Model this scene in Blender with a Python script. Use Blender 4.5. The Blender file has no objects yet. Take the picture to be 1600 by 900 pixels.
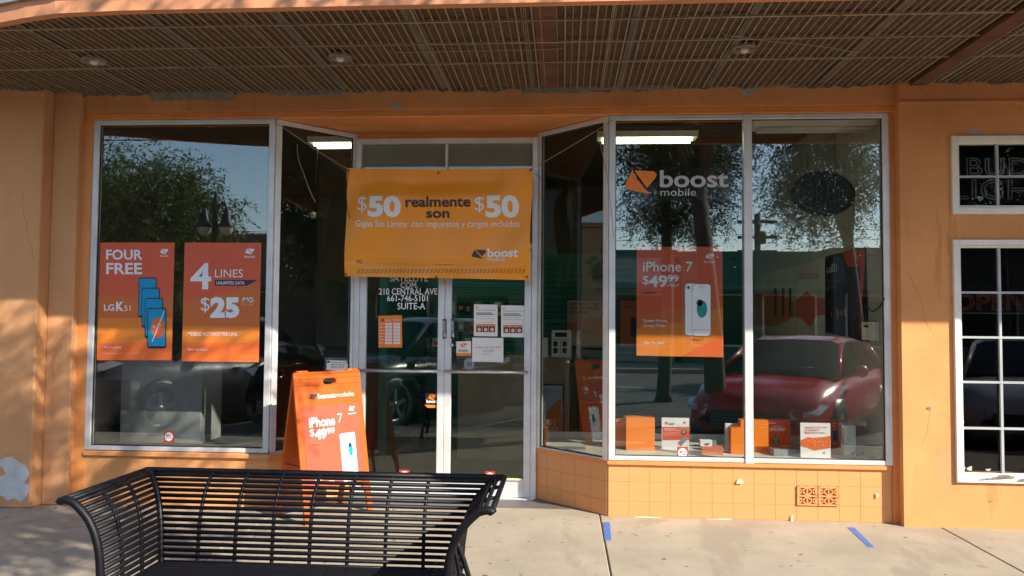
import bpy, bmesh, math, random
import numpy as np
from mathutils import Vector, Matrix
random.seed(7); rng = np.random.default_rng(7)
R = math.radians
sc = bpy.context.scene
col = sc.collection

# ---------------------------------------------------------------- camera
YAW, PITCH, ROLL, EYE, DIST, FPX = 0.06696297, 0.04277327, 0.00812174, 1.51, 6.06, 1200.0
def _axes():
    cy, sy, cp, sp = math.cos(YAW), math.sin(YAW), math.cos(PITCH), math.sin(PITCH)
    f = Vector((-sy*cp, cy*cp, sp)); r = Vector((cy, sy, 0)); u = r.cross(f)
    cr, sr = math.cos(ROLL), math.sin(ROLL)
    return r*cr+u*sr, u*cr-r*sr, f
CR, CU, CF = _axes()
CAM = Vector((0, -DIST, EYE))
cd = bpy.data.cameras.new('camera'); cd.lens = 36*FPX/1600; cd.sensor_width = 36; cd.clip_start = .05; cd.clip_end = 800
cam = bpy.data.objects.new('camera', cd); col.objects.link(cam)
cam.matrix_world = Matrix(((CR.x, CU.x, -CF.x, CAM.x), (CR.y, CU.y, -CF.y, CAM.y), (CR.z, CU.z, -CF.z, CAM.z), (0, 0, 0, 1)))
sc.camera = cam
def ray(px, py): return (px-800)*CR + (450-py)*CU + FPX*CF
def PY(px, py, Y):
    d = ray(px, py); return CAM + d*((Y-CAM.y)/d.y)
def PZ(px, py, z):
    d = ray(px, py); return CAM + d*((z-CAM.z)/d.z)
def PX(px, py, X):
    d = ray(px, py); return CAM + d*((X-CAM.x)/d.x)

# ---------------------------------------------------------------- light
AZ, EL = R(54), R(32.2)                 # sun: to the right of the wall's normal, above the street
sv = Vector((math.sin(AZ)*math.cos(EL), -math.cos(AZ)*math.cos(EL), math.sin(EL)))
w = bpy.data.worlds.new('World'); sc.world = w; w.use_nodes = True
nt = w.node_tree; nt.nodes.clear()
sky = nt.nodes.new('ShaderNodeTexSky'); sky.sky_type = 'NISHITA'; sky.sun_disc = False
sky.sun_elevation = EL; sky.sun_rotation = math.atan2(sv.x, sv.y); sky.dust_density = .4; sky.air_density = 1.0
bg = nt.nodes.new('ShaderNodeBackground'); bg.inputs[1].default_value = .135
wo = nt.nodes.new('ShaderNodeOutputWorld'); nt.links.new(sky.outputs[0], bg.inputs[0]); nt.links.new(bg.outputs[0], wo.inputs[0])
sd = bpy.data.lights.new('sun', 'SUN'); sd.energy = 3.9; sd.angle = R(.55); sd.color = (1, .93, .80)
so = bpy.data.objects.new('sun', sd); col.objects.link(so); so.rotation_euler = sv.to_track_quat('Z', 'Y').to_euler(); so.location = (8, -8, 9)
sc.view_settings.view_transform = 'Standard'; sc.view_settings.look = 'None'; sc.view_settings.gamma = 1
sc.view_settings.exposure = 1.29; sc.view_settings.use_curve_mapping = False
sc.cycles.transparent_max_bounces = 24; sc.cycles.max_bounces = 8

# ---------------------------------------------------------------- materials
MATS = {}

def mat(name, rgb, rough=.6, metal=0, var=.12, vs=3.0, bump=.1, bs=60, spec=.5, emit=None, coat=0, rgb2=None, lo=.35, hi=.7, aniso=None, speck=None):
    if name in MATS: return MATS[name]
    m = bpy.data.materials.new(name); m.use_nodes = True; n = m.node_tree.nodes; l = m.node_tree.links
    b = n['Principled BSDF']; b.inputs['Roughness'].default_value = rough; b.inputs['Metallic'].default_value = metal
    b.inputs['Specular IOR Level'].default_value = spec; b.inputs['Coat Weight'].default_value = coat
    tc = n.new('ShaderNodeTexCoord'); src = tc.outputs['Object']
    if aniso:
        mp = n.new('ShaderNodeMapping'); mp.inputs['Scale'].default_value = aniso; l.new(src, mp.inputs[0]); src = mp.outputs[0]
    nz = n.new('ShaderNodeTexNoise'); nz.inputs['Scale'].default_value = vs; nz.inputs['Detail'].default_value = 6; nz.inputs['Roughness'].default_value = .6
    l.new(src, nz.inputs['Vector'])
    rp = n.new('ShaderNodeValToRGB'); rp.color_ramp.elements[0].position = lo; rp.color_ramp.elements[1].position = hi
    c2 = rgb2 if rgb2 else tuple(min(1, c*(1+var)) for c in rgb)
    c1 = rgb if rgb2 else tuple(c*(1-var) for c in rgb)
    rp.color_ramp.elements[0].color = (*c1, 1); rp.color_ramp.elements[1].color = (*c2, 1)
    l.new(nz.outputs[0], rp.inputs[0]); colr = rp.outputs[0]
    if speck:                                   # (scale, threshold, colour): small stains with their own shapes
        for sp_ in speck:
            s_, th, cc = sp_[:3]
            src0 = src
            if len(sp_) > 3 and sp_[3] != 'dot':
                mq = n.new('ShaderNodeMapping'); mq.inputs['Scale'].default_value = sp_[3]; l.new(src, mq.inputs[0]); src0 = mq.outputs[0]
            if len(sp_) > 3 and sp_[3] == 'dot':      # round spots such as trodden gum
                vo = n.new('ShaderNodeTexVoronoi'); vo.inputs['Scale'].default_value = s_; l.new(src, vo.inputs['Vector'])
                a1 = n.new('ShaderNodeMapRange'); a1.inputs[1].default_value = th+.02; a1.inputs[2].default_value = th; l.new(vo.outputs['Distance'], a1.inputs[0])
                a2 = n.new('ShaderNodeSeparateColor'); l.new(vo.outputs['Color'], a2.inputs[0]); a3 = n.new('ShaderNodeMath'); a3.operation = 'GREATER_THAN'; a3.inputs[1].default_value = .72; l.new(a2.outputs[0], a3.inputs[0])
                a4 = n.new('ShaderNodeMath'); a4.operation = 'MULTIPLY'; l.new(a1.outputs[0], a4.inputs[0]); l.new(a3.outputs[0], a4.inputs[1])
                mx = n.new('ShaderNodeMix'); mx.data_type = 'RGBA'; l.new(a4.outputs[0], mx.inputs[0]); l.new(colr, mx.inputs[6]); mx.inputs[7].default_value = (*cc, 1)
                colr = mx.outputs[2]; continue
            n2 = n.new('ShaderNodeTexNoise'); n2.inputs['Scale'].default_value = s_; n2.inputs['Detail'].default_value = 5; n2.inputs['Roughness'].default_value = .62
            l.new(src0, n2.inputs['Vector'])
            mr = n.new('ShaderNodeMapRange'); mr.inputs[1].default_value = th; mr.inputs[2].default_value = th+.05; l.new(n2.outputs[0], mr.inputs[0])
            mx = n.new('ShaderNodeMix'); mx.data_type = 'RGBA'; l.new(mr.outputs[0], mx.inputs[0]); l.new(colr, mx.inputs[6]); mx.inputs[7].default_value = (*cc, 1)
            colr = mx.outputs[2]
    l.new(colr, b.inputs['Base Color'])
    if bump:
        nb = n.new('ShaderNodeTexNoise'); nb.inputs['Scale'].default_value = bs; nb.inputs['Detail'].default_value = 4
        l.new(src, nb.inputs['Vector'])
        bp = n.new('ShaderNodeBump'); bp.inputs['Strength'].default_value = bump; bp.inputs['Distance'].default_value = .01
        l.new(nb.outputs[0], bp.inputs['Height']); l.new(bp.outputs[0], b.inputs['Normal'])
    if emit:
        b.inputs['Emission Color'].default_value = (*emit[0], 1); b.inputs['Emission Strength'].default_value = emit[1]
    MATS[name] = m; return m
def glassmat(name, tint, f0, rough=0.0):
    m = bpy.data.materials.new(name); m.use_nodes = True; n = m.node_tree.nodes; l = m.node_tree.links; n.clear()
    o = n.new('ShaderNodeOutputMaterial'); t = n.new('ShaderNodeBsdfTransparent'); t.inputs[0].default_value = (*tint, 1)
    g = n.new('ShaderNodeBsdfGlossy'); g.inputs['Roughness'].default_value = rough; g.inputs[0].default_value = (.97, 1, 1, 1)
    lw = n.new('ShaderNodeLayerWeight'); p = n.new('ShaderNodeMath'); p.operation = 'POWER'; p.inputs[1].default_value = 5
    lw.inputs[0].default_value = .5
    l.new(lw.outputs['Facing'], p.inputs[0])
    a = n.new('ShaderNodeMath'); a.operation = 'MULTIPLY_ADD'; a.inputs[1].default_value = 1-f0; a.inputs[2].default_value = f0; l.new(p.outputs[0], a.inputs[0])
    mx = n.new('ShaderNodeMixShader'); l.new(a.outputs[0], mx.inputs[0]); l.new(t.outputs[0], mx.inputs[1]); l.new(g.outputs[0], mx.inputs[2])
    l.new(mx.outputs[0], o.inputs[0]); MATS[name] = m; return m
def leafmat(name, c1, c2):
    m = bpy.data.materials.new(name); m.use_nodes = True; n = m.node_tree.nodes; l = m.node_tree.links
    b = n['Principled BSDF']; b.inputs['Roughness'].default_value = .55
    g = n.new('ShaderNodeNewGeometry'); rp = n.new('ShaderNodeValToRGB')
    rp.color_ramp.elements[0].color = (*c1, 1); rp.color_ramp.elements[1].color = (*c2, 1)
    l.new(g.outputs['Random Per Island'], rp.inputs[0]); l.new(rp.outputs[0], b.inputs['Base Color'])
    tl = n.new('ShaderNodeBsdfTranslucent'); mx = n.new('ShaderNodeMixShader'); mx.inputs[0].default_value = .38; l.new(rp.outputs[0], tl.inputs[0]); l.new(b.outputs[0], mx.inputs[1]); l.new(tl.outputs[0], mx.inputs[2]); l.new(mx.outputs[0], n['Material Output'].inputs[0])
    MATS[name] = m; return m

ORANGE = (.68, .300, .112)
M_wall = mat('orange_stucco', ORANGE, .85, var=.13, vs=1.3, bump=.25, bs=85, spec=.2, speck=[(2.6, .60, (.60, .255, .09), (2.2, 2.2, .35)), (1.1, .62, (.60, .285, .125)), (26, .70, (.40, .19, .085), (1, 1, .5)), (90, .74, (.28, .15, .08)), (5, .66, (.52, .235, .10)), (11, .70, (.42, .19, .085)), (38, .74, (.30, .16, .08))])
M_trim = mat('orange_gloss_trim', (.70, .26, .07), .5, var=.1, vs=4, bump=.12, bs=40, speck=[(22, .72, (.22, .10, .05))])
M_tile = mat('orange_tile', (.70, .305, .108), .5, var=.05, vs=2.2, bump=.06, bs=30, speck=[(30, .76, (.36, .17, .07))])
M_grout = mat('orange_grout', (.66, .30, .11), .9, bump=.2)
M_plaster = mat('bare_plaster', (.42, .40, .37), .9, var=.18, vs=9, bump=.3, bs=70)
M_strip = mat('grey_mortar', (.30, .27, .225), .95, var=.25, vs=14, bump=.6, bs=60)
M_wallL = mat('orange_stucco_left_light', (.64, .315, .145), .88, var=.10, vs=1.1, bump=.25, bs=80, spec=.15, speck=[(2.6, .60, (.60, .28, .12), (2.2, 2.2, .35)), (24, .71, (.42, .21, .10))])  # the wall's orange, paled to put the left wall's different light into the colour
M_rawedge = mat('raw_plaster_edge', (.20, .165, .125), .95, var=.4, vs=16, bump=.8, bs=50)
M_lath = mat('rusty_lath', (.135, .080, .047), .85, var=.5, vs=60, bump=.6, bs=260, speck=[(3.2, .60, (.085, .062, .045))])
M_pale = mat('dull_white_print', (.50, .50, .50), .5, bump=0)  # a greyer white than the poster print
M_rib = mat('lath_rib', (.32, .25, .165), .75, var=.25, vs=12, bump=.1)
M_beam = mat('rust_beam', (.13, .055, .033), .85, var=.3, vs=6, bump=.4)
M_greybeam = mat('grey_joist', (.13, .11, .09), .8, var=.3, vs=5, bump=.2)
M_fascia = mat('fascia_paint', (.62, .26, .12), .7, var=.12, vs=3, bump=.2, speck=[(9, .69, (.65, .45, .3))])
M_flash = mat('flashing', (.36, .34, .33), .5, var=.3, vs=7, bump=.2, metal=.3)
M_alu = mat('aluminium', (.70, .685, .675), .42, metal=.35, var=.10, vs=5, bump=.05, bs=50, speck=[(16, .74, (.33, .30, .27))])
M_aludark = mat('dark_gasket', (.03, .028, .026), .6, bump=0)
M_chrome = mat('brushed_bar', (.62, .61, .60), .28, metal=.9, var=.05, bump=0)
M_black = mat('black_plastic', (.018, .018, .02), .4, var=.2, bump=0)
M_glass = glassmat('shop_glass', (.90, .92, .91), .098)
M_doorglass = glassmat('door_glass', (.88, .92, .90), .050)
M_sideglass = glassmat('side_window_glass', (.72, .74, .74), .030)
M_concrete = mat('pavement_concrete', (.35, .298, .228), .88, var=.13, vs=1.7, bump=.25, bs=70, spec=.2,
                 speck=[(2.2, .60, (.315, .26, .195)), (7.5, .63, (.27, .21, .155)), (19, .67, (.19, .15, .12)), (60, .72, (.17, .14, .11)), (4.5, .065, (.12, .10, .085), 'dot'), (9, .09, (.15, .125, .10), 'dot'), (1.3, .60, (.30, .25, .19), (1, .35, 1))])
M_joint = mat('joint_dirt', (.10, .08, .06), .95, bump=.2)
M_curb = mat('kerb_concrete', (.42, .38, .33), .9, bump=.3)
M_asphalt = mat('asphalt', (.085, .083, .08), .9, var=.3, vs=2, bump=.5, bs=160)
M_roadpaint = mat('road_paint', (.7, .7, .66), .7, var=.2, vs=8, bump=.1)
M_soil = mat('soil', (.12, .09, .06), .95, var=.3, vs=8, bump=.5)
M_benchm = mat('bench_enamel', (.005, .0045, .0065), .5, var=.3, vs=20, bump=.05, bs=90, spec=.25, speck=[(26, .68, (.035, .03, .028)), (90, .72, (.05, .04, .035))])
M_white = mat('white_print', (.80, .80, .82), .5, var=.02, bump=0)
M_whitepaint = mat('white_window_paint', (.80, .76, .66), .6, var=.07, vs=7, bump=.1, speck=[(10, .71, (.35, .30, .25))])
M_paper = mat('paper', (.76, .75, .73), .7, var=.03, bump=0)
M_red = mat('poster_red', (.68, .105, .04), .45, var=.03, bump=0)
M_redorange = mat('poster_vermilion', (.80, .15, .03), .45, var=.03, bump=0)
M_orange1 = mat('poster_burnt_orange', (.62, .15, .03), .45, var=.03, bump=0)
M_orange2 = mat('poster_amber', (.76, .225, .025), .45, var=.03, bump=0)
M_brandor = mat('brand_orange', (.88, .22, .015), .45, var=.02, bump=0)
M_banner = mat('banner_vinyl', (.95, .325, .016), .42, var=.03, vs=4, bump=0)
M_bannerdk = mat('banner_brown_print', (.50, .19, .015), .42, var=.02, bump=0)
M_dk = mat('dark_print', (.055, .03, .03), .5, var=.05, bump=0)
M_navy = mat('navy_print', (.02, .025, .06), .5, bump=0)
M_grey = mat('grey_print', (.25, .25, .26), .5, bump=0)
M_cyan = mat('cyan_screen', (.02, .30, .55), .25, var=.1, vs=20, bump=0)
M_tealp = mat('teal_print', (.01, .28, .30), .35, var=.25, vs=30, bump=0)
M_cream = mat('cream_print', (.72, .62, .40), .5, bump=0)
M_green = mat('green_screen', (.05, .42, .16), .4, var=.25, vs=30, bump=0)
M_corr = mat('orange_plastic_board', (.52, .092, .005), .42, var=.04, vs=5, bump=.05, bs=30)
M_peach = mat('peach_print', (.85, .40, .25), .45, bump=0)
M_bayred = mat('sticker_red', (.62, .03, .025), .5, bump=0)
M_tape = mat('blue_tape', (.07, .14, .42), .7, var=.1, vs=20, bump=.1)
M_teal = mat('teal_wall', (.009, .16, .13), .55, var=.08, bump=.05, bs=20)
M_tealgroove = mat('teal_groove', (.004, .06, .05), .7, bump=0)
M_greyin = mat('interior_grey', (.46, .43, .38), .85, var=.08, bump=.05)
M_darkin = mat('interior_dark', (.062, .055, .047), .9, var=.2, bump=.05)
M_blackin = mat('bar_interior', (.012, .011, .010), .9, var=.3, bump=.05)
M_floorin = mat('interior_floor', (.12, .11, .10), .5, var=.15, bump=.02)
M_tan = mat('tan_counter', (.34, .24, .15), .6, var=.08, vs=4, bump=.05)
M_shelf = mat('white_shelf', (.62, .58, .50), .6, var=.10, vs=5, bump=.05)
M_plinth = mat('plinth_grey', (.26, .26, .25), .7, bump=0)
M_salmon = mat('salmon_poster', (.48, .085, .04), .45, bump=0)
M_muntin = mat('grey_muntin', (.40, .41, .42), .5, bump=0)
M_tube = mat('lit_tube', (.9, .95, .7), .5, emit=((.86, 1, .62), 5.0), bump=0)
M_neon = mat('unlit_neon', (.62, .62, .56), .3, bump=0)
M_neonred = mat('unlit_red_neon', (.22, .03, .02), .35, bump=0)
M_rope = mat('rope', (.36, .30, .23), .85, var=.2, vs=60, bump=.3)
M_bulb = mat('frosted_bulb', (.75, .68, .60), .35, bump=0)
M_lampmetal = mat('tarnished_metal', (.30, .26, .22), .45, metal=.5, var=.3, vs=14, bump=.1)

# ---------------------------------------------------------------- helpers
def link(o, parent=None):
    col.objects.link(o)
    if parent: o.parent = parent
    return o
def tag(o, label=None, cat=None, group=None, kind=None):
    for k, v in (('label', label), ('category', cat), ('group', group), ('kind', kind)):
        if v: o[k] = v
    return o
def thing(name, label, cat, loc=(0, 0, 0), group=None, kind=None):
    o = bpy.data.objects.new(name, None); o.empty_display_size = .1; col.objects.link(o); o.location = loc
    return tag(o, label, cat, group, kind)
class MB:
    def __init__(s): s.v = []; s.f = []; s.m = []; s.sm = []; s.mats = []
    def mi(s, m):
        if m not in s.mats: s.mats.append(m)
        return s.mats.index(m)
    def add(s, vs, fs, m, smooth=False):
        o = len(s.v); s.v += [tuple(v) for v in vs]; i = s.mi(m)
        for f in fs: s.f.append([o+k for k in f]); s.m.append(i); s.sm.append(smooth)
    def box(s, a, b, m):
        x0, x1 = sorted((a[0], b[0])); y0, y1 = sorted((a[1], b[1])); z0, z1 = sorted((a[2], b[2]))
        s.add([(x0,y0,z0),(x1,y0,z0),(x1,y1,z0),(x0,y1,z0),(x0,y0,z1),(x1,y0,z1),(x1,y1,z1),(x0,y1,z1)],
              [(0,3,2,1),(4,5,6,7),(0,1,5,4),(1,2,6,5),(2,3,7,6),(3,0,4,7)], m)
    def obox(s, c, ax, h, m):      # oriented box
        c = Vector(c); ax = [Vector(a).normalized() for a in ax]; vs = []
        for k in (-1, 1):
            for (i, j) in ((-1,-1),(1,-1),(1,1),(-1,1)): vs.append(c+ax[0]*h[0]*i+ax[1]*h[1]*j+ax[2]*h[2]*k)
        s.add(vs, [(0,3,2,1),(4,5,6,7),(0,1,5,4),(1,2,6,5),(2,3,7,6),(3,0,4,7)], m)
    def bar(s, a, b, wdt, hgt, m, up=(0, 0, 1)):
        a = Vector(a); b = Vector(b); d = (b-a); L = d.length; d.normalize(); sx = d.cross(Vector(up)).normalized(); uu = sx.cross(d)
        s.obox((a+b)/2, (d, sx, uu), (L/2, wdt/2, hgt/2), m)
    def prism(s, pts, ext, m):     # planar polygon (3D points) extruded by vector ext
        n = len(pts); e = Vector(ext); P = [Vector(p) for p in pts]
        s.add(P+[p+e for p in P], [tuple(range(n))[::-1], tuple(range(n, 2*n))]+[(i, (i+1) % n, n+(i+1) % n, n+i) for i in range(n)], m)
    def tube(s, pts, r, m, seg=8, cap=True, smooth=True):
        P = [Vector(p) for p in pts]; n = len(P); rr = r if isinstance(r, (list, tuple)) else [r]*n
        up = Vector((0, 0, 1)); vs = []
        prev = None
        for i, p in enumerate(P):
            d = (P[min(i+1, n-1)]-P[max(i-1, 0)]).normalized()
            if prev is None:
                a = d.cross(up) if abs(d.dot(up)) < .95 else d.cross(Vector((1, 0, 0)))
            else: a = prev - d*prev.dot(d)
            a.normalize(); prev = a; b = d.cross(a)
            for k in range(seg):
                t = 2*math.pi*k/seg; vs.append(p+(a*math.cos(t)+b*math.sin(t))*rr[i])
        fs = [(i*seg+k, i*seg+(k+1) % seg, (i+1)*seg+(k+1) % seg, (i+1)*seg+k) for i in range(n-1) for k in range(seg)]
        if cap: fs += [tuple(range(seg))[::-1], tuple((n-1)*seg+k for k in range(seg))]
        s.add(vs, fs, m, smooth)
    def lathe(s, c, prof, m, ax=(0, 0, 1), seg=20, smooth=True):
        c = Vector(c); ax = Vector(ax).normalized(); a = ax.orthogonal().normalized(); b = ax.cross(a); vs = []
        for (r_, h) in prof:
            for k in range(seg):
                t = 2*math.pi*k/seg; vs.append(c+ax*h+(a*math.cos(t)+b*math.sin(t))*r_)
        n = len(prof)
        s.add(vs, [(i*seg+k, i*seg+(k+1) % seg, (i+1)*seg+(k+1) % seg, (i+1)*seg+k) for i in range(n-1) for k in range(seg)], m, smooth)
    def build(s, name, parent=None, bevel=0, seg=1):
        me = bpy.data.meshes.new(name); me.from_pydata(s.v, [], s.f)
        for m in s.mats: me.materials.append(m)
        me.polygons.foreach_set('material_index', s.m); me.polygons.foreach_set('use_smooth', s.sm); me.update()
        o = bpy.data.objects.new(name, me); link(o, parent)
        if parent is not None: o.matrix_parent_inverse = Matrix.Translation(-parent.location) if parent.type == 'EMPTY' else Matrix.Identity(4)
        if bevel:
            b = o.modifiers.new('bevel', 'BEVEL'); b.width = bevel; b.segments = seg; b.limit_method = 'ANGLE'; b.angle_limit = R(40)
        return o
def one(name, parent, fn, *a, bevel=0, **k):
    mb = MB(); getattr(mb, fn)(*a, **k); return mb.build(name, parent, bevel)
def box(name, parent, a, b, m, bevel=0): return one(name, parent, 'box', a, b, m, bevel=bevel)

class Fr:       # a plane in the place: origin, in-plane axes, normal towards the street
    def __init__(s, O, U, N, V=None):
        s.O = Vector(O); s.U = Vector(U).normalized(); s.N = Vector(N).normalized(); s.V = Vector(V).normalized() if V else s.N.cross(s.U).normalized()
        if s.V.z < 0: s.V = -s.V
    def uv(s, px, py):
        d = ray(px, py); t = (s.O-CAM).dot(s.N)/d.dot(s.N); p = CAM+d*t-s.O
        return p.dot(s.U), p.dot(s.V)
    def pt(s, u, v, n=0): return s.O+s.U*u+s.V*v+s.N*n
    def p(s, px, py, n=0): return s.pt(*s.uv(px, py), n)
def FY(Y): return Fr((0, Y, 0), (1, 0, 0), (0, -1, 0))
_tc = {}
def glyphs(txt, bold=0):
    k = (txt, bold)
    if k in _tc: return _tc[k]
    c = bpy.data.curves.new('t', 'FONT'); c.body = txt; c.size = 1; c.offset = bold; c.resolution_u = 3; c.align_x = 'CENTER'
    c.fill_mode = 'FRONT'
    o = bpy.data.objects.new('t', c); col.objects.link(o); bpy.context.view_layer.update()
    me = bpy.data.meshes.new_from_object(o.evaluated_get(bpy.context.evaluated_depsgraph_get()))
    V = [(v.co.x, v.co.y) for v in me.vertices]; F = [tuple(p.vertices) for p in me.polygons]
    bpy.data.objects.remove(o); bpy.data.curves.remove(c); bpy.data.meshes.remove(me)
    xs = [v[0] for v in V]; ys = [v[1] for v in V]; x0, x1, y0, y1 = min(xs), max(xs), min(ys), max(ys)
    V = [((x-x0)/(x1-x0), (y-y0)/(y1-y0)) for x, y in V]
    _tc[k] = (V, F); return _tc[k]
def fine_glyphs(txt, bold, nx, ny):      # letters cut along a grid so that they follow folded cloth
    V, F = glyphs(txt, bold); bm = bmesh.new(); vs = [bm.verts.new((x, y, 0)) for x, y in V]
    for f in F:
        try: bm.faces.new([vs[i] for i in f])
        except ValueError: pass
    for n_, ax in ((int(nx), 0), (int(ny), 1)):
        for k in range(1, n_):
            co = [0, 0, 0]; no = [0, 0, 0]; co[ax] = k/n_; no[ax] = 1
            bmesh.ops.bisect_plane(bm, geom=bm.verts[:]+bm.edges[:]+bm.faces[:], plane_co=co, plane_no=no, dist=1e-6)
    bm.verts.index_update(); V2 = [(v.co.x, v.co.y) for v in bm.verts]; F2 = [tuple(v.index for v in f.verts) for f in bm.faces]; bm.free()
    return V2, F2
class Print(MB):    # flat print laid on a plane; every shape a hair above the last
    def __init__(s, fr, n=.002, warp=None): super().__init__(); s.fr = fr; s.n = n; s.warp = warp
    def _p(s, u, v):
        return s.warp(u, v, s.n) if s.warp else s.fr.pt(u, v, s.n)
    def text(s, txt, bx, m, bold=0, slant=0):
        V, F = glyphs(txt, bold); x0, y0, x1, y1 = bx
        a, b, c, d = s.fr.uv(x0, y0), s.fr.uv(x1, y0), s.fr.uv(x0, y1), s.fr.uv(x1, y1)
        if s.warp: V, F = fine_glyphs(txt, bold, (b[0]-a[0])/.014, (a[1]-c[1])/.014)
        pts = []
        for x, y in V:
            t = 1-y
            u = (a[0]*(1-x)+b[0]*x)*(1-t)+(c[0]*(1-x)+d[0]*x)*t; v = (a[1]*(1-x)+b[1]*x)*(1-t)+(c[1]*(1-x)+d[1]*x)*t
            pts.append(s._p(u, v))
        s.add(pts, F, m); return s
    def poly(s, pp, m):
        s.add([s._p(*s.fr.uv(*q)) for q in pp], [tuple(range(len(pp)))], m); return s
    def rect(s, x0, y0, x1, y1, m): return s.poly([(x0, y1), (x1, y1), (x1, y0), (x0, y0)], m)
    def disc(s, cx, cy, rx, ry, m, n=20): return s.poly([(cx+rx*math.cos(-t*2*math.pi/n), cy+ry*math.sin(-t*2*math.pi/n)) for t in range(n)], m)
    def rrect(s, x0, y0, x1, y1, r, m):
        pp = []
        for cx, cy, a0 in ((x1-r, y0+r, -90), (x1-r, y1-r, 0), (x0+r, y1-r, 90), (x0+r, y0+r, 180)):
            for k in range(4):
                t = R(a0+30*k); pp.append((cx+r*math.cos(t), cy+r*math.sin(t)))
        return s.poly(pp[::-1], m)
    def up(s, k=.0012): s.n += k; return s
    def emblem(s, x0, y0, x1, y1, m):     # the shop's folded diamond mark: two leaning halves with a slit
        A = [(0, .66), (.03, .78), (.12, .83), (.72, 1), (.80, .99), (.62, .80), (.30, .26), (.24, .02)]
        B = [(.38, .06), (.92, .10), (1, .22), (.96, .36), (.70, .76), (.38, .22), (.30, .04)]
        for P_ in (A, B): s.poly([(x0+(x1-x0)*a, y0+(y1-y0)*b) for a, b in P_][::-1], m)
        return s
def lines(P, x0, x1, ys, m, h=1.2, ends=None):      # unreadable small print
    for i, y in enumerate(ys):
        e = x1-(x1-x0)*random.uniform(0, .25); x = x0
        while x < e-1:
            wd = random.uniform(2.5, 6); P.rect(x, y, min(x+wd, e), y+h, m); x += wd+1.1

# ================================================================ THE SETTING
g = thing('ground', None, None, kind='structure')
box('ground_sheet', g, (-90, -90, -.42), (90, 40, -.30), M_soil)
rd = box('road', None, (-90, -19, -.29), (90, -3.72, -.145), M_asphalt); tag(rd, kind='structure')
rm = MB()
for i in range(-9, 12):
    x = 1.05+i*2.95
    rm.bar((x, -3.8, -.139), (x+2.5, -8.2, -.139), .10, .004, M_roadpaint)
for i in range(-14, 15): rm.box((i*4, -13.6, -.141), (i*4+2, -13.48, -.137), M_roadpaint)
o = rm.build('road_marking', rd); 
sw = thing('sidewalk', None, None, kind='structure')
box('joint_bed', sw, (-40, -3.56, -.20), (40, .9, -.012), M_joint)
xs = [-22.4, -19.88, -17.36, -14.84, -12.32, -9.8, -7.28, -4.76, -2.235, .291, 2.815, 5.34, 7.86, 10.38, 12.9, 15.4, 18]
for i in range(len(xs)-1):
    a, b = xs[i]+.004, xs[i+1]-.004
    for (y0, y1) in ((-3.55, -1.904), (-1.896, .9)):
        box('paving_slab', sw, (a, y0, -.1), (b, y1, 0), M_concrete, bevel=.006)
kb = thing('kerb', None, None, kind='structure')
for i in range(-10, 10): box('kerb_stone', kb, (i*2.52+.3, -3.72, -.3), (i*2.52+2.81, -3.565, .003), M_curb, bevel=.02)
fs = box('far_sidewalk', None, (-90, -23, -.29), (90, -19.0, 0), M_concrete, bevel=.02); tag(fs, kind='structure')

# ================================================================ THE BUILDING
B = thing('shop_building', 'orange stucco shop building with recessed glass entrance and tiled bulkhead', 'building')
ZS, ZH, ZT, ZJ = .44, 3.145, 3.20, 3.37       # sill, window head, trim, wall/canopy join
YD = .56                                       # door plane
XL0, XL1, XR0, XR1 = -3.885, -2.35, .355, 2.50
XD0, XD1 = -1.80, -.245
WT = 5.2
box('left_wall', B, (-12, -.20, 0), (-4.19, .25, WT), M_wallL, bevel=.01)
box('left_pier', B, (-4.19, -.075, 0), (-3.97, .05, WT), M_wallL, bevel=.008)
box('left_reveal', B, (-3.97, -.012, 0), (-3.885, .045, ZH), M_trim)
box('lintel', B, (-3.97, -.03, ZT), (2.575, .25, WT), M_wall)
box('head_trim', B, (-3.97, -.012, ZH), (2.575, .25, ZT), M_trim, bevel=.006)
box('right_reveal', B, (2.50, -.004, 0), (2.545, .045, ZH), M_trim)
# right wall with two openings
WX0, WX1 = 2.93, 3.98
rw = MB()
for (x0, x1, z0, z1) in ((2.545, WX0, 0, WT), (WX1, 12, 0, WT), (WX0, WX1, 0, .365), (WX0, WX1, 2.155, 2.37), (WX0, WX1, 2.935, WT)):
    rw.box((x0, -.08, z0), (x1, .25, z1), M_wall)
rw.build('right_wall', B)
# thin ledge line where the lintel meets the right wall
box('wall_ledge', B, (2.545, -.092, ZT-.012), (12, -.078, ZT+.006), M_wall)
# soffit over the recessed entrance and base
mb = MB()
mb.prism([(XL1, 0.252, ZH+.003), (XD0, YD+.06, ZH+.003), (XD1, YD+.06, ZH+.003), (XR0, .252, ZH+.003)], (0, 0, .06), M_trim)
mb.box((XL1, .2, ZH+.003), (XR0, .26, ZH+.05), M_trim)
mb.build('entrance_soffit', B)
# header above the doors
box('transom_header', B, (XD0-.02, YD-.03, 3.09), (XD1+.02, YD+.05, ZH+.001), M_trim)
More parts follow.
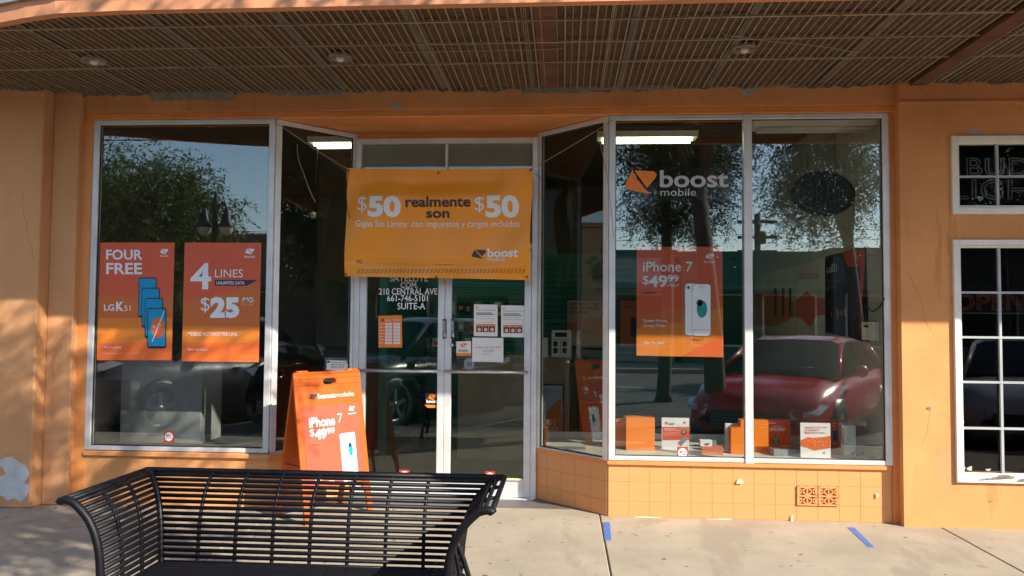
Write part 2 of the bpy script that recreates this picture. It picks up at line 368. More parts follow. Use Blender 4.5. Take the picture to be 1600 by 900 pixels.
# left base (plain stucco), its angled return, right tiled bulkhead
def wallseg(name, a, b, z0, z1, t, m, bevel=0):
    a = Vector((a[0], a[1], 0)); b = Vector((b[0], b[1], 0)); d = (b-a).normalized(); n = Vector((-d.y, d.x, 0))
    mb = MB(); mb.prism([(a.x, a.y, z0), (b.x, b.y, z0), (b.x, b.y, z1), (a.x, a.y, z1)], n*t, m); return mb.build(name, B, bevel)
box('left_base', B, (-3.885, -.004, 0), (XL1, .2, ZS-.012), M_wall, bevel=.004)
box('left_sill', B, (-3.885, -.03, ZS-.05), (XL1+.02, .06, ZS-.01), M_wall, bevel=.006)
wallseg('left_base', (XL1, 0), (XD0-.01, YD-.005), 0, ZS-.012, .15, M_wall)
wallseg('left_sill', (XL1+.02, -.02), (XD0+.01, YD-.03), ZS-.05, ZS-.01, .06, M_trim)
bulk = MB(); bulk.box((XR0+.004, .012, 0), (XR1, .2, ZS-.04), M_grout); 
bulk.prism([(XD1+.006, YD, 0), (XR0+.006, .012, 0), (XR0+.2, .2, 0), (XD1+.1, YD+.1, 0)], (0, 0, ZS-.04), M_grout)
bulk.box((XR0-.004, -.012, ZS-.036), (XR1-.01, .1, ZS-.008), M_trim)
bulkO = bulk.build('bulkhead', B)
wallseg('right_sill', (XD1-.012, YD-.012), (XR0-.006, -.014), ZS-.036, ZS-.008, .08, M_trim)
# tiles: one shared mesh
TW = (XR1-XR0)/13.5; TH = (ZS-.036)/3.25
def tilemesh(w_, h_):
    m = MB(); t = .0025; b = .0012
    m.add([(0,0,0),(w_,0,0),(w_,0,h_),(0,0,h_),(b,-t,b),(w_-b,-t,b),(w_-b,-t,h_-b),(b,-t,h_-b)], [(4,5,6,7),(0,1,5,4),(1,2,6,5),(2,3,7,6),(3,0,4,7)], M_tile)
    o = m.build('tile', bulkO); return o
def tiles(org, d, total, n0, skip=()):
    ang = math.atan2(d[1], d[0]); cache = {}
    edges = [i*TW for i in range(int(total/TW)+2) if i*TW < total-.02]+[total]
    zr = [0.002, TH*.55, TH*1.75, TH*2.75+TH*.45]
    zr = [.002, ZS*.27, ZS*.61, ZS-.04]
    for r_ in range(3):
        for i in range(len(edges)-1):
            if (r_, i) in skip: continue
            wd = edges[i+1]-edges[i]-.0008; ht = zr[r_+1]-zr[r_]-.0008; k = (round(wd, 3), round(ht, 3))
            if k not in cache: t = tilemesh(wd, ht); cache[k] = t
            else: t = cache[k].copy(); col.objects.link(t)
            t.location = (org[0]+d[0]*(edges[i]+.002), org[1]+d[1]*(edges[i]+.002), zr[r_]+.002)
            t.rotation_euler = (random.uniform(-.003, .003), 0, ang)
tiles((XR0, .012), (1, 0), XR1-XR0-.01, 0, skip=((1, 9), (1, 10)))
dd = Vector((XR0-XD1, -YD+.012, 0)); Ld = dd.length; dd.normalize()
tiles((XD1, YD), (dd.x, dd.y), Ld-.012, 0)
# pierced vent blocks: two, each with 2 x 2 crossed openings
for cx in (XR0+TW*9.5, XR0+TW*10.5):
    z0, z1 = ZS*.27+.004, ZS*.61-.004; hw = TW/2-.004; v = MB(); cz = (z0+z1)/2
    v.box((cx-hw+.01, .02, z0+.01), (cx+hw-.01, .19, z1-.01), M_blackin)
    yf, yb = -.002, .013
    for a in (-1, 1): v.box((cx+a*hw-.009*(a > 0)*2+(0 if a > 0 else 0), yf, z0), (cx+a*hw+.018*(a < 0), yb, z1), M_tile)
    v.box((cx-.005, yf, z0), (cx+.005, yb, z1), M_tile)
    for zz in (z0, cz-.005, z1-.010): v.box((cx-hw, yf-.001, zz), (cx+hw, yb, zz+.010), M_tile)
    for sx in (-1, 1):
        for sz in (-1, 1):
            ccx = cx+sx*hw*.5; ccz = cz+sz*(z1-z0)*.25; q = hw*.46; qz = (z1-z0)*.22
            for s in (-1, 1): v.bar((ccx-q, .004, ccz-s*qz), (ccx+q, .004, ccz+s*qz), .012, .009, M_tile, up=(0, 0, 1))
    v.build('vent_block', bulkO)
# paint losses
def blotch(name, fr, cx, cy, rx, ry, m, n=.002, seed=0, t=.0015, N=34):
    r_ = random.Random(seed); ph = [r_.uniform(0, 6.28) for _ in range(6)]; pts = []
    for k in range(N):
        a = 2*math.pi*k/N; s = 1+.22*math.sin(2*a+ph[0])+.16*math.sin(3*a+ph[1])+.10*math.sin(5*a+ph[2])+.07*math.sin(9*a+ph[3])+.05*math.sin(13*a+ph[4])
        pts.append(fr.p(cx+rx*s*math.cos(a), cy-ry*s*math.sin(a), n))
    mb = MB(); mb.prism(pts[::-1], fr.N*t, m); return mb.build(name, B)
fl = FY(-.20)
mb = MB(); pl = [(-12,722),(4,716),(18,713),(30,722),(40,727),(47,740),(43,748),(38,754),(47,760),(42,775),(33,785),(22,778),(12,782),(2,774),(-14,770),(-14,748),(0,745),(10,741),(4,730)]
mb.prism([fl.p(a, b, .001) for a, b in pl][::-1], (0, -.0015, 0), mat('white_plaster', (.60, .58, .55), .9, var=.12, vs=9, bump=.3, bs=70)); mb.build('bare_plaster_patch', B)
f0 = FY(.0)
blotch('paint_chip', f0, 1156, 752, 4, 5, M_cream, .003, 3)
blotch('paint_chip', f0, 1371, 774, 1.6, 5, M_cream, .003, 4)
blotch('paint_chip', f0, 1238, 813, 2, 8, M_cream, .003, 5)
for (a, b, c, d, s) in ((1120, 812, 26, 1.6, 6), (1288, 819, 18, 1.8, 8), (1010, 808, 20, 1.2, 9), (1365, 823, 16, 1.2, 10)): blotch('paint_chip', f0, a, b, c, d, M_cream, .003, s)
fl2 = FY(-.03)
blotch('paint_chip', fl2, 619, 166, 9, 6, M_plaster, .001, 11)
fr2 = FY(-.08)
blotch('paint_chip', fr2, 1522, 206, 9, 4, M_plaster, .001, 12)
blotch('paint_chip', fr2, 1451, 638, 3, 3, M_rawedge, .001, 13)
blotch('paint_chip', fr2, 1548, 783, 3, 2, M_rawedge, .001, 14)
blotch('paint_chip', fr2, 1172, 140, 14, 5, M_plaster, -.049, 15)
def crack(x, z, y, n, dx, dz, seed):
    r_ = random.Random(seed); pts = [(x, y, z)]
    for k in range(n): x += dx+r_.uniform(-.012, .012); z += dz+r_.uniform(-.012, .012); pts.append((x, y, z))
    mb = MB(); mb.tube(pts, .0009, M_crack, 4); mb.build('hairline_crack', B)
M_crack = mat('crack_shadow', (.16, .07, .03), .95, bump=0)
for a_ in ((2.60, 1.9, -.0802, 22, .008, -.018, 1), (2.75, .9, -.0802, 14, -.006, -.02, 2), (2.70, 3.32, -.0802, 12, .010, -.008, 3), (.9, 3.34, -.0302, 8, .004, -.016, 4), (-2.9, 3.33, -.0302, 8, -.003, -.015, 5), (-4.35, 2.5, -.2002, 26, .004, -.022, 6), (-4.10, 1.3, -.0752, 16, .001, -.02, 7), (-3.2, .40, -.0042, 12, .006, -.02, 8)): crack(*a_)
# the ragged edge of old plaster under the canopy
def ragged(x0, x1, y, zt, zb, amp, m, seed, name='raw_plaster_edge', step=.03, t=.03):
    r_ = random.Random(seed); n = max(3, int((x1-x0)/step)); bot = []
    z = zb
    for i in range(n+1):
        z += (zb-z)*.25+r_.uniform(-amp, amp); bot.append((x0+(x1-x0)*i/n, y, z))
    mb = MB(); k = len(bot)
    for i in range(k-1):
        a, b = bot[i], bot[i+1]
        mb.prism([a, b, (b[0], y, zt), (a[0], y, zt)], (0, -t*r_.uniform(.7, 1.1), 0), m)
    return mb.build(name, B)
ragged(-3.97, 2.6, -.03, ZJ+.02, 3.337, .011, M_rawedge, 1)
ragged(2.6, 6, -.08, ZJ+.02, 3.339, .009, M_rawedge, 2)
ragged(-7, -4.19, -.20, ZJ+.02, 3.340, .009, M_rawedge, 3)
def slabstrip(x0p, x1p, y0p, y1p, seed):
    a = PY(x0p, y1p, -.03); b = PY(x1p, y1p, -.03)
    ragged(a.x, b.x, -.064, ZJ-.008, a.z-.002, .004, M_strip, seed, 'bare_plaster_strip', .05, .006)
slabstrip(240, 367, 146, 159, 21); slabstrip(424, 542, 143, 151, 22); slabstrip(815, 922, 136, 148, 23); slabstrip(922, 1052, 136, 143, 24); slabstrip(1204, 1242, 126, 137, 25)
slabstrip(80, 96, 140, 152, 26)

# ---------------------------------------------------------------- windows
def window(label, parent=None):
    return box('window', B, (-50, 0, -50), (-50.001, .001, -49.999), M_alu)
FW = .050
def glazed(pts2d, z0, z1, name='window', sill=.035, head=.04, gl=M_glass, posts=(), fw=FW, dep=.05, postw=None, lab=None):
    """a run a->b in plan (left to right seen from the street); frame bars + pane"""
    a = Vector((*pts2d[0], 0)); b = Vector((*pts2d[1], 0)); d = (b-a).normalized(); L = (b-a).length; n = Vector((d.y, -d.x, 0))  # towards the street
    fr = Fr(a, d, n)
    m = MB()
    def bar(u0, u1, v0, v1, pr=.0, dp=dep):
        c = fr.pt((u0+u1)/2, (v0+v1)/2, pr-dp/2); m.obox(c, (d, Vector((0, 0, 1)), n), ((u1-u0)/2, (v1-v0)/2, dp/2), M_alu)
    bar(0, L, z0, z0+sill, .004); bar(0, L, z1-head, z1, .004)
    bar(0, fw, z0, z1, .008); bar(L-fw, L, z0, z1, .008)
    edges = [fw/2]+list(posts)+[L-fw/2]
    for p in posts: bar(p-(postw or fw)/2, p+(postw or fw)/2, z0-.004, z1, .014)
    W_ = m.build(name, B, bevel=.003)
    if lab: W_['label'] = lab
    for i in range(len(edges)-1):
        c = fr.pt((edges[i]+edges[i+1])/2, (z0+z1)/2, -.026)
        g_ = one('pane', W_, 'obox', c, (d, Vector((0, 0, 1)), n), ((edges[i+1]-edges[i])/2, (z1-z0)/2-.01, .003), gl)
    k = MB()   # dark gasket line round the pane
    for i in range(len(edges)-1):
        e0 = edges[i]+(fw/2); e1 = edges[i+1]-(fw/2)
        for (u0, u1, v0, v1) in ((e0, e0+.006, z0+sill, z1-head), (e1-.006, e1, z0+sill, z1-head), (e0, e1, z0+sill, z0+sill+.006), (e0, e1, z1-head-.006, z1-head)):
            k.obox(fr.pt((u0+u1)/2, (v0+v1)/2, -.012), (d, Vector((0, 0, 1)), n), ((u1-u0)/2, (v1-v0)/2, .006), M_aludark)
    k.build('gasket', W_)
    return W_, fr
WL, frL = glazed(((XL0, 0), (XL1, 0)), ZS-.005, ZH-.003, lab='left display window holding two orange posters')
WAL, frAL = glazed(((XL1+.004, .006), (XD0-.012, YD-.012)), ZS-.03, ZH-.003, gl=M_doorglass, lab='angled dark pane left of the entrance')
WAR, frAR = glazed(((XD1+.012, YD-.012), (XR0-.004, .006)), ZS-.03, ZH-.003, gl=M_sideglass, lab='angled pane right of the entrance')
WR, frR = glazed(((XR0, 0), (XR1, 0)), ZS-.005, ZH-.003, posts=(1.43-XR0,), postw=.062, lab='wide right display window in two panes')
# entrance frame, transom, doors
ent = MB(); DH = 2.118
for x0, x1 in ((XD0-.02, XD0+.028), (XD1-.028, XD1+.02)): ent.box((x0, YD-.045, 0), (x1, YD+.05, 3.10), M_alu)
ent.box((XD0, YD-.04, 3.05), (XD1, YD+.045, 3.10), M_alu); ent.box((XD0, YD-.04, DH+.012), (XD1, YD+.045, DH+.06), M_alu)
ent.box((-1.036, YD-.03, DH+.05), (-1.010, YD+.03, 3.06), M_alu)
EF = ent.build('entrance_frame', B, bevel=.004)
M_transom = mat('transom_panel', (.42, .385, .34), .7, var=.08, vs=3, bump=.05)
box('transom_panel', EF, (XD0, YD+.012, DH+.05), (XD1, YD+.02, 3.06), M_transom)
box('pane', EF, (XD0, YD-.012, DH+.05), (XD1, YD-.006, 3.06), M_doorglass)
def door(x0, x1, hinge_left):
    sr = x1-.062 if hinge_left else x0; sl = .062
    m = MB(); y0, y1 = YD-.035, YD+.012
    m.box((x0, y0, .012), (x0+.058, y1, DH), M_alu); m.box((x1-.058, y0, .012), (x1, y1, DH), M_alu)
    m.box((x0+.058, y0+.001, .012), (x1-.058, y1-.001, .16), M_alu); m.box((x0+.058, y0+.001, DH-.07), (x1-.058, y1-.001, DH), M_alu)
    D = m.build('door', B, bevel=.003)
    box('pane', D, (x0+.05, YD-.015, .15), (x1-.05, YD-.009, DH-.06), M_doorglass)
    box('door_sweep', D, (x0+.06, YD-.05, .158), (x1-.06, YD-.03, .172), M_cream)
    b = MB(); zb = 1.073
    b.tube([(x0+.012, YD-.075, zb), (x1-.02, YD-.075, zb)], .014, M_chrome, 10)
    for xx in (x0+.03, x1-.035): b.box((xx-.02, YD-.08, zb-.016), (xx+.02, YD-.034, zb+.016), M_alu)
    b.build('push_bar', D)
    return D
DL = door(XD0+.030, -1.0235, True); DR = door(-1.0205, XD1-.030, False)
fd = FY(YD-.036)
for D, px in ((DL, 694.5), (DR, 707.2)):
    h = Print(fd, .001); h.rect(px-3, 498.5, px+3.3, 529, M_black); h.up(); h.text('PULL' if D is DL else 'PULL', (px-2.3, 501, px+2.3, 527), M_alu, .02); h.build('pull_plate', D)
lk = MB(); lk.lathe(fd.p(706, 539, 0), [(0, .012), (.013, .011), (.016, 0)], M_chrome, ax=(0, -1, 0)); lk.build('lock_cylinder', DR)
for (D, xx) in ((DL, XD0+.024), (DR, XD1-.024)):
    for zz in (.25, 1.2, 2.0): one('hinge', D, 'tube', [(xx, YD-.042, zz-.045), (xx, YD-.042, zz+.045)], .007, M_alu, 8)
one('threshold', B, 'box', (XD0, YD-.09, .001), (XD1, YD+.08, .010), M_alu)
# right-hand bar's windows
def barwin(x0, x1, z0, z1, vs, hs, lab):
    m = MB(); f = .045; y0, y1 = -.105, -.04
    m.box((x0, y0, z0), (x0+f, y1, z1), M_whitepaint); m.box((x1-f, y0, z0), (x1, y1, z1), M_whitepaint)
    m.box((x0+f, y0+.001, z0), (x1-f, y1, z0+f*1.15), M_whitepaint); m.box((x0+f, y0+.001, z1-f), (x1-f, y1, z1), M_whitepaint)
    i = .016   # inner stop
    m.box((x0+f, y0+.018, z0+f), (x0+f+i, y1, z1-f), M_whitepaint); m.box((x0+f, y0+.017, z1-f-i), (x1-f, y1, z1-f), M_whitepaint); m.box((x0+f, y0+.017, z0+f), (x1-f, y1, z0+f*1.15+i), M_whitepaint)
    W_ = m.build('window', B, bevel=.003); W_['label'] = lab
    for v in vs: box('muntin', W_, (v-.009, -.082, z0+f), (v+.009, -.062, z1-f), M_muntin)
    for h in hs: box('muntin', W_, (x0+f, -.084, h-.008), (x1-f, -.064, h+.008), M_muntin)
    box('pane', W_, (x0+.02, -.058, z0+.02), (x1-.02, -.052, z1-.02), M_sideglass)
    return W_
zc = lambda py: PY(1520, py, -.08).z
xc = PY(1563, 500, -.08).x
box('wall_lining', B, (WX0-.01, -.05, .36), (WX0, .2, 2.95), M_wall)
W1 = barwin(WX0-.01, WX1+.01, zc(335), zc(213), (xc,), (zc(276),), 'small upper white-framed window with unlit neon beer sign')
W2 = barwin(WX0-.01, WX1+.01, zc(753.5), zc(374.5), (xc,), (zc(457), zc(527), zc(597), zc(669)), 'tall lower white-framed grid window')
fw_ = FY(-.105)
for a in ((1568, 746, 20, 3), (1540, 749, 9, 1.6), (1597, 751, 9, 2)): blotch('paint_chip', fw_, *a, M_rawedge, .0005, a[0])
for a in ((1503, 729, 6, 5), (1515, 730, 6, 4), (1544, 732, 4, 3), (1503, 657, 4, 2.4)): 
    o = blotch('paint_chip', FY(-.058), a[0], a[1]+2, a[2]*.8, a[3]*.7, M_plaster, .001, a[0])

# ---------------------------------------------------------------- interior
I = MB()
XI0, XI1, YB, ZC = -4.0, 2.46, 4.75, 3.42
box('interior_floor', B, (XI0, .2, -.05), (12, YB+.2, .004), M_floorin)
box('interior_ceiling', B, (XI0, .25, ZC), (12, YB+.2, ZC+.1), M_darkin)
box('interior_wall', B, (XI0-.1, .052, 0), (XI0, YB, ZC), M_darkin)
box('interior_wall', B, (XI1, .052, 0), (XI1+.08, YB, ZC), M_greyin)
ztl = PY(1000, 397, YB-.02).z
box('interior_wall', B, (XI0, YB, 0), (XI1, YB+.1, ZC), M_darkin)
tw = box('interior_wall', B, (-1.95, YB-.02, .004), (XI1, YB-.001, ztl), M_teal); tw['label'] = 'teal painted lower back wall'
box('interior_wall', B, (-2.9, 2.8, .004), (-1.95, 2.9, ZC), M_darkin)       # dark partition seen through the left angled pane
sp = box('interior_wall', B, (-2.02, 2.3, .004), (-1.93, YB-.02, 2.35), M_teal)
# bar room on the right
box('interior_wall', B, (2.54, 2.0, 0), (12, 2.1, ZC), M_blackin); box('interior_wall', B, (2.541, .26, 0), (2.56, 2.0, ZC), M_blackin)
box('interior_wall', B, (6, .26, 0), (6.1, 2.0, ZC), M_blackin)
box('roof', B, (-12, .0, WT), (12, 8, WT+.15), M_greybeam); box('rear_wall', B, (-12, YB+.2, 0), (12, YB+.4, WT), M_wall)
# slatwall grooves behind the doors
for i in range(17): box('slat_groove', tw, (-1.94, YB-.024, .95+i*.085), (1.0, YB-.0195, .963+i*.085), M_tealgroove)

# display ledges
sh = thing('display_ledge', 'pale display ledge inside the right window under the orange boxes', 'ledge')
mb = MB(); zl = .445
mb.prism([(XD1+.1, YD+.05, zl-.03), (XR0+.02, .07, zl-.03), (XR1-.05, .07, zl-.03), (XR1-.05, 1.0, zl-.03), (XD1+.1, 1.0, zl-.03)], (0, 0, .03), M_shelf); mb.build('shelf_board', sh)
box('back_board', sh, (XD1+.1, .99, 0), (XR1-.05, 1.01, zl+.06), M_shelf)
sh2 = thing('display_ledge', 'dark ledge inside the left display window', 'ledge')
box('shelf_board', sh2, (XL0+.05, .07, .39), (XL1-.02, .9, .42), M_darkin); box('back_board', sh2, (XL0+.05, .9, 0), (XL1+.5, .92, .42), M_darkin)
pd = thing('display_plinth', 'grey display plinth standing behind the left window', 'plinth')
a = PY(190, 567, .45); b = PY(325, 567, .45)
box('body', pd, (a.x, .45, .421), (b.x-.05, .85, a.z-.02), M_plinth, bevel=.006); box('top', pd, (a.x-.01, .44, a.z-.02), (b.x-.03, .86, a.z), M_plinth, bevel=.004)
# counter
ct = thing('sales_counter', 'tan sales counter seen through the right door', 'counter')
a = PY(716, 557, 2.3); b = PY(890, 557, 2.3)
box('front_panel', ct, (a.x, 2.3, .005), (b.x, 2.9, a.z-.03), M_tan); box('counter_top', ct, (a.x-.02, 2.28, a.z-.03), (b.x+.02, 2.92, a.z), M_tan, bevel=.005)
CZ = a.z

# ================================================================ CANOPY
C = thing('canopy', 'overhanging canopy with rusty ribbed metal lath ceiling and orange fascia', 'canopy')
ZL = 3.352
edge = [(-7.2, -.35), (-5.2, -.92), (-4.3, -1.27), (-3.78, -1.48), (-3.51, -1.58), (-3.27, -1.655), (-3.04, -1.71), (-2.6, -1.735), (9, -1.735)]
sl = MB()
poly = [(x, y+.02, ZL+.06) for x, y in edge]+[(9, 0, ZL+.06), (-7.2, 0, ZL+.06)]
sl.prism(poly[::-1], (0, 0, .26), M_beam); sl.build('deck', C)
def eY(x):
    for i in range(len(edge)-1):
        if edge[i][0] <= x <= edge[i+1][0]:
            t = (x-edge[i][0])/(edge[i+1][0]-edge[i][0]); return edge[i][1]*(1-t)+edge[i+1][1]*t
    return edge[-1][1]
# fascia board, flashing
def band(name, off0, off1, z0, z1, m, bev=0):
    mb = MB()
    for i in range(len(edge)-1):
        (xa, ya), (xb, yb) = edge[i], edge[i+1]
        mb.add([(xa, ya-off0, z0), (xb, yb-off0, z0), (xb, yb-off1, z0), (xa, ya-off1, z0), (xa, ya-off0, z1), (xb, yb-off0, z1), (xb, yb-off1, z1), (xa, ya-off1, z1)],
               [(0, 1, 2, 3), (7, 6, 5, 4), (3, 2, 6, 7), (1, 0, 4, 5)], m)
    return mb.build(name, C)
band('fascia', -.03, .03, ZL-.03, ZL+.075, M_fascia); band('flashing', -.03, .055, ZL+.076, ZL+.33, M_flash)
# lath panels
px_ = [-6.4, -5.5, -4.35, -3.45, -2.55, -1.75, -.955, -.115, .43, 1.12, 1.95, 2.72, 3.5, 4.4, 5.3, 6.2]
for i in range(len(px_)-1):
    a, b = px_[i]+.004, px_[i+1]-.004
    mb = MB(); n = 3; zz = ZL+random.uniform(.006, .016)
    if i == 0: pass
    vs = []; 
    P_ = [(a, -.03), (b, -.03)]+[(x, eY(x)+.03) for x in [b]+[e[0] for e in reversed(edge) if a < e[0] < b]+[a]]
    mb.prism([(x, y, zz) for x, y in P_], (0, 0, .008), M_lath); mb.build('lath_panel', C)
# joists seen through the lath: rust beam in the middle, thinner grey ones
def beam(x0, x1, m, z=ZL-.004, nm='beam'): return box(nm, C, (x0, eY((x0+x1)/2)+.035, z), (x1, -.10, z+.03), m)
beam(-.185, -.052, M_beam, ZL-.012)
for x in (-.955, .43, 1.12, -1.75, -2.55, -3.45, 1.95): beam(x-.026, x+.026, M_greybeam, ZL-.006)
beam(2.62, 2.74, M_beam, ZL-.03)
# ribs: alternately wide and thin, meshes shared
ribm = {}
def rib(x, wd, dz=0):
    y0 = eY(x)+.03; k = (round(wd, 3), round(y0, 2))
    if k not in ribm:
        mb = MB(); mb.box((-wd/2, y0, 0), (wd/2, -.035, .008), M_rib); ribm[k] = mb.build('rib', C); o = ribm[k]
    else: o = ribm[k].copy(); col.objects.link(o)
    o.location = (x, 0, ZL-.013+dz); o.rotation_euler = (0, 0, random.uniform(-.0012, .0012))
x = -4.9; i = 0; rr = random.Random(5)
while x < 4.6:
    wide = (i % 2 == 0)
    if not (-.052 > x > -.185) or i % 2: rib(x, .0085 if wide else .004, rr.uniform(-.001, .002))
    if abs(x+.25) < .03 or abs(x-.30) < .02 or abs(x+.92) < .03 or abs(x+1.95) < .03: rib(x+.014, .004); rib(x-.012, .004)
    x += .0495+rr.uniform(-.003, .003); i += 1
for yb in (-1.46, -1.09, -.70):     # cross channels
    mb = MB(); xx = -4.9
    while xx < 4.6:
        x2 = xx+rr.uniform(.5, 1.1)
        mb.box((xx, yb-.007+rr.uniform(-.006, .006), ZL-.017), (x2, yb+.007, ZL-.0065), M_rib); xx = x2+.004
    mb.build('cross_channel', C)
# loose wires on the ceiling
def sag(p0, p1, s, n=12, wob=0):
    p0, p1 = Vector(p0), Vector(p1); out = []
    for i in range(n+1):
        t = i/n; q = p0.lerp(p1, t); q.z -= 4*s*t*(1-t); q.x += wob*math.sin(t*11); q.y += wob*math.sin(t*7+1); out.append(q)
    return out
one('loose_wire', C, 'tube', sag((-1.2, -.97, ZL-.015), (.0, -1.0, ZL-.02), .012, wob=.012), .003, M_rope, 5)
one('loose_wire', C, 'tube', sag((1.0, -1.2, ZL-.015), (2.0, -.85, ZL-.02), .014, wob=.02), .003, M_rope, 5)
# twisted cable hanging along the right beam
cb = MB(); a = Vector((2.79, -.22, ZL-.022)); b = Vector((2.80, -1.70, ZL-.022)); L = (b-a).length; pts = []
for i in range(260):
    t = i/259; an = t*L/.035*2*math.pi/1.0; pts.append(a.lerp(b, t)+Vector((math.cos(an)*.009, 0, math.sin(an)*.009)))
cb.tube(pts, .0055, M_rope, 5); cbo = cb.build('twisted_cable'); tag(cbo, 'twisted pale cable running under the canopy at the far right', 'cable')
# recessed downlights
for (px, py, lab) in ((147, 92, 'recessed canopy downlight on the far left'), (532, 87, 'recessed canopy downlight with a broken rim above the left of the doorway'), (1163, 73, 'recessed canopy downlight above the right display window')):
    c = PZ(px, py, ZL); t = thing('canopy_downlight', lab, 'ceiling light', (c.x, c.y, ZL), 'downlights recessed in the canopy')
    one('trim_ring', t, 'lathe', (c.x, c.y, ZL-.02), [(.058, .012), (.060, .0), (.083, -.004), (.085, .004), (.085, .02)], M_lampmetal)
    one('reflector', t, 'lathe', (c.x, c.y, ZL-.02), [(.058, .0), (.05, .018), (.03, .03), (0, .033)], M_lampmetal)
    one('bulb', t, 'lathe', (c.x, c.y, ZL-.028), [(0, -.016), (.018, -.012), (.028, 0), (.026, .014), (.018, .03)], M_bulb)
hk = thing('ceiling_hook', 'small ring hook where the canopy meets the lintel', 'hook'); c = PY(549, 137, -.06)
one('ring', hk, 'tube', [c+Vector((math.cos(t*.7)*.014, 0, math.sin(t*.7)*.014)) for t in range(9)], .003, M_lampmetal, 6)
#==PART2==
# ================================================================ BANNER
bf = FY(.30)
def bwarp(u, v, n):
    # soft folds of a vinyl sheet tied at its corners
    s = (u+1.84)/1.57; t = (2.79-v)/.92
    y = .014*math.sin(5.2*s+1.0)*(1-.5*t)+.026*math.exp(-((t-.12)/.10)**2)*math.sin(math.pi*min(max(s, 0), 1))-.020*math.exp(-((t-.27)/.11)**2)*math.sin(math.pi*min(max(s,0),1))
    y += .020*math.sin(14*s+6*t)*max(0, .5-abs(s-.02))*2+.018*math.sin(18*(s+.5*t))*max(0, 1-2.5*(1-s))
    y += .010*math.exp(-((t-.84-.03*math.sin(3*s))/.018)**2)+.006*math.sin(9*t+4*s)+.010*math.sin(22*s+2)*math.exp(-((t-1)/.12)**2)
    dz = .010*math.sin(math.pi*min(max(s, 0), 1))*(1-t)*-1
    return Vector((u, .30+y-n, v+dz))
bn = thing('banner', 'orange vinyl banner reading $50 realmente son $50 tied above the glass doors', 'banner', (-1.05, .3, 1.86))
NX, NZ = 90, 54
c00, c10, c11, c01 = [bf.uv(*q) for q in ((541.5, 262), (832, 263), (827, 437.5), (538.5, 431.5))]
mb = MB(); vs = []
for sgn in (0, .0015):
    for j in range(NZ+1):
        t = j/NZ
        for i in range(NX+1):
            s = i/NX
            u = (c00[0]*(1-s)+c10[0]*s)*(1-t)+(c01[0]*(1-s)+c11[0]*s)*t+.004*math.sin(t*9)*(1 if s > .5 else -1)*abs(s-.5)*2
            v = (c00[1]*(1-s)+c10[1]*s)*(1-t)+(c01[1]*(1-s)+c11[1]*s)*t
            vs.append(bwarp(u, v, -sgn))
N1 = (NX+1)*(NZ+1)
fs_ = [(j*(NX+1)+i, (j+1)*(NX+1)+i, (j+1)*(NX+1)+i+1, j*(NX+1)+i+1) for j in range(NZ) for i in range(NX)]
mb.add(vs, fs_+[tuple(N1+k for k in f)[::-1] for f in fs_], M_banner, True); mb.build('vinyl_sheet', bn)
P = Print(bf, .0028, bwarp)
P.text('$', (558, 306, 573, 332), M_white, -.005); P.text('50', (575, 305, 627, 339), M_white, .045)
P.text('$', (742, 307, 757, 332), M_white, -.005); P.text('50', (759, 305, 811, 340), M_white, .045)
P.text('realmente', (634, 306, 736, 323), M_dk, .028); P.text('son', (666, 329, 703, 340), M_dk, .028)
P.text('Gigas Sin Límite  con impuestos y cargos incluidos', (556, 344, 812, 357), M_white, .002)
P.emblem(737, 389, 760, 404, M_dk); P.text('boost', (762, 388, 810, 402), M_white, .03); P.text('mobile', (762, 402, 789, 408), M_white)
P.text('4G', (556, 405, 565, 411), M_dk)
for i in range(44):
    x = 557+i*6.0
    if x < 823: P.poly([(x, 427), (x+3, 427), (x+6.5, 420), (x+3.5, 420)], M_bannerdk)
P.poly([(576, 411), (822, 415), (822, 413.6), (640, 411.6), (576, 407.5), (576, 408.3), (640, 412)][::-1][:0] or [(576, 409), (690, 414), (822, 415.4), (822, 414.4), (690, 413)], M_bannerdk)
P.build('lettering', bn)
gm = MB()
for q in ((544, 266), (685, 268), (829, 267), (540.5, 428.5), (681.5, 432.5), (823, 433)):
    u, v = bf.uv(*q); p = bwarp(u, v, .003); gm.lathe(p, [(.004, 0), (.010, .001), (.010, .003), (.004, .004)], M_dk, ax=(0, -1, 0), seg=10)
gm.build('grommet', bn)
# ropes holding it
c = bf.uv(543, 264); TLc = bwarp(*c, .004); c = bf.uv(830, 265); TRc = bwarp(*c, .004)
o = one('banner_rope', None, 'tube', sag(PY(435, 194, -.02), TLc, .01), .0028, M_rope, 5); tag(o, 'thin rope from the left window corner to the banner', 'rope')
o = one('banner_rope', None, 'tube', sag(PY(957, 188, -.03), TRc, .008), .0028, M_rope, 5); tag(o, 'thin rope from the right window corner to the banner', 'rope')
o = one('banner_rope', None, 'tube', [TLc, TLc+Vector((.01, -.02, -.06)), TLc+Vector((-.005, -.02, -.22)), TLc+Vector((.01, -.02, -.36)), TLc+Vector((.03, -.02, -.42))], .003, M_dk, 5); tag(o, 'loose dark cord hanging down the left edge of the banner', 'cord')
o = one('banner_rope', None, 'tube', [TRc, TRc+Vector((.05, .0, -.02)), TRc+Vector((.07, .0, -.08)), TRc+Vector((.02, -.01, -.03)), TRc+Vector((.11, .0, -.10)), TRc+Vector((.12, .01, -.13))], .0024, M_dk, 5); tag(o, 'loose knotted cord at the upper right corner of the banner', 'cord')
o = one('hanging_wire', None, 'tube', [PY(464, 226, .03), PY(465, 240, .025), PY(468, 255, .02), PY(474, 270, .015), PY(482, 293, .01), PY(489, 309, .01), PY(493, 315, .01)], .0028, M_rope, 5); tag(o, 'pale loose wire dangling in front of the left angled pane', 'wire')
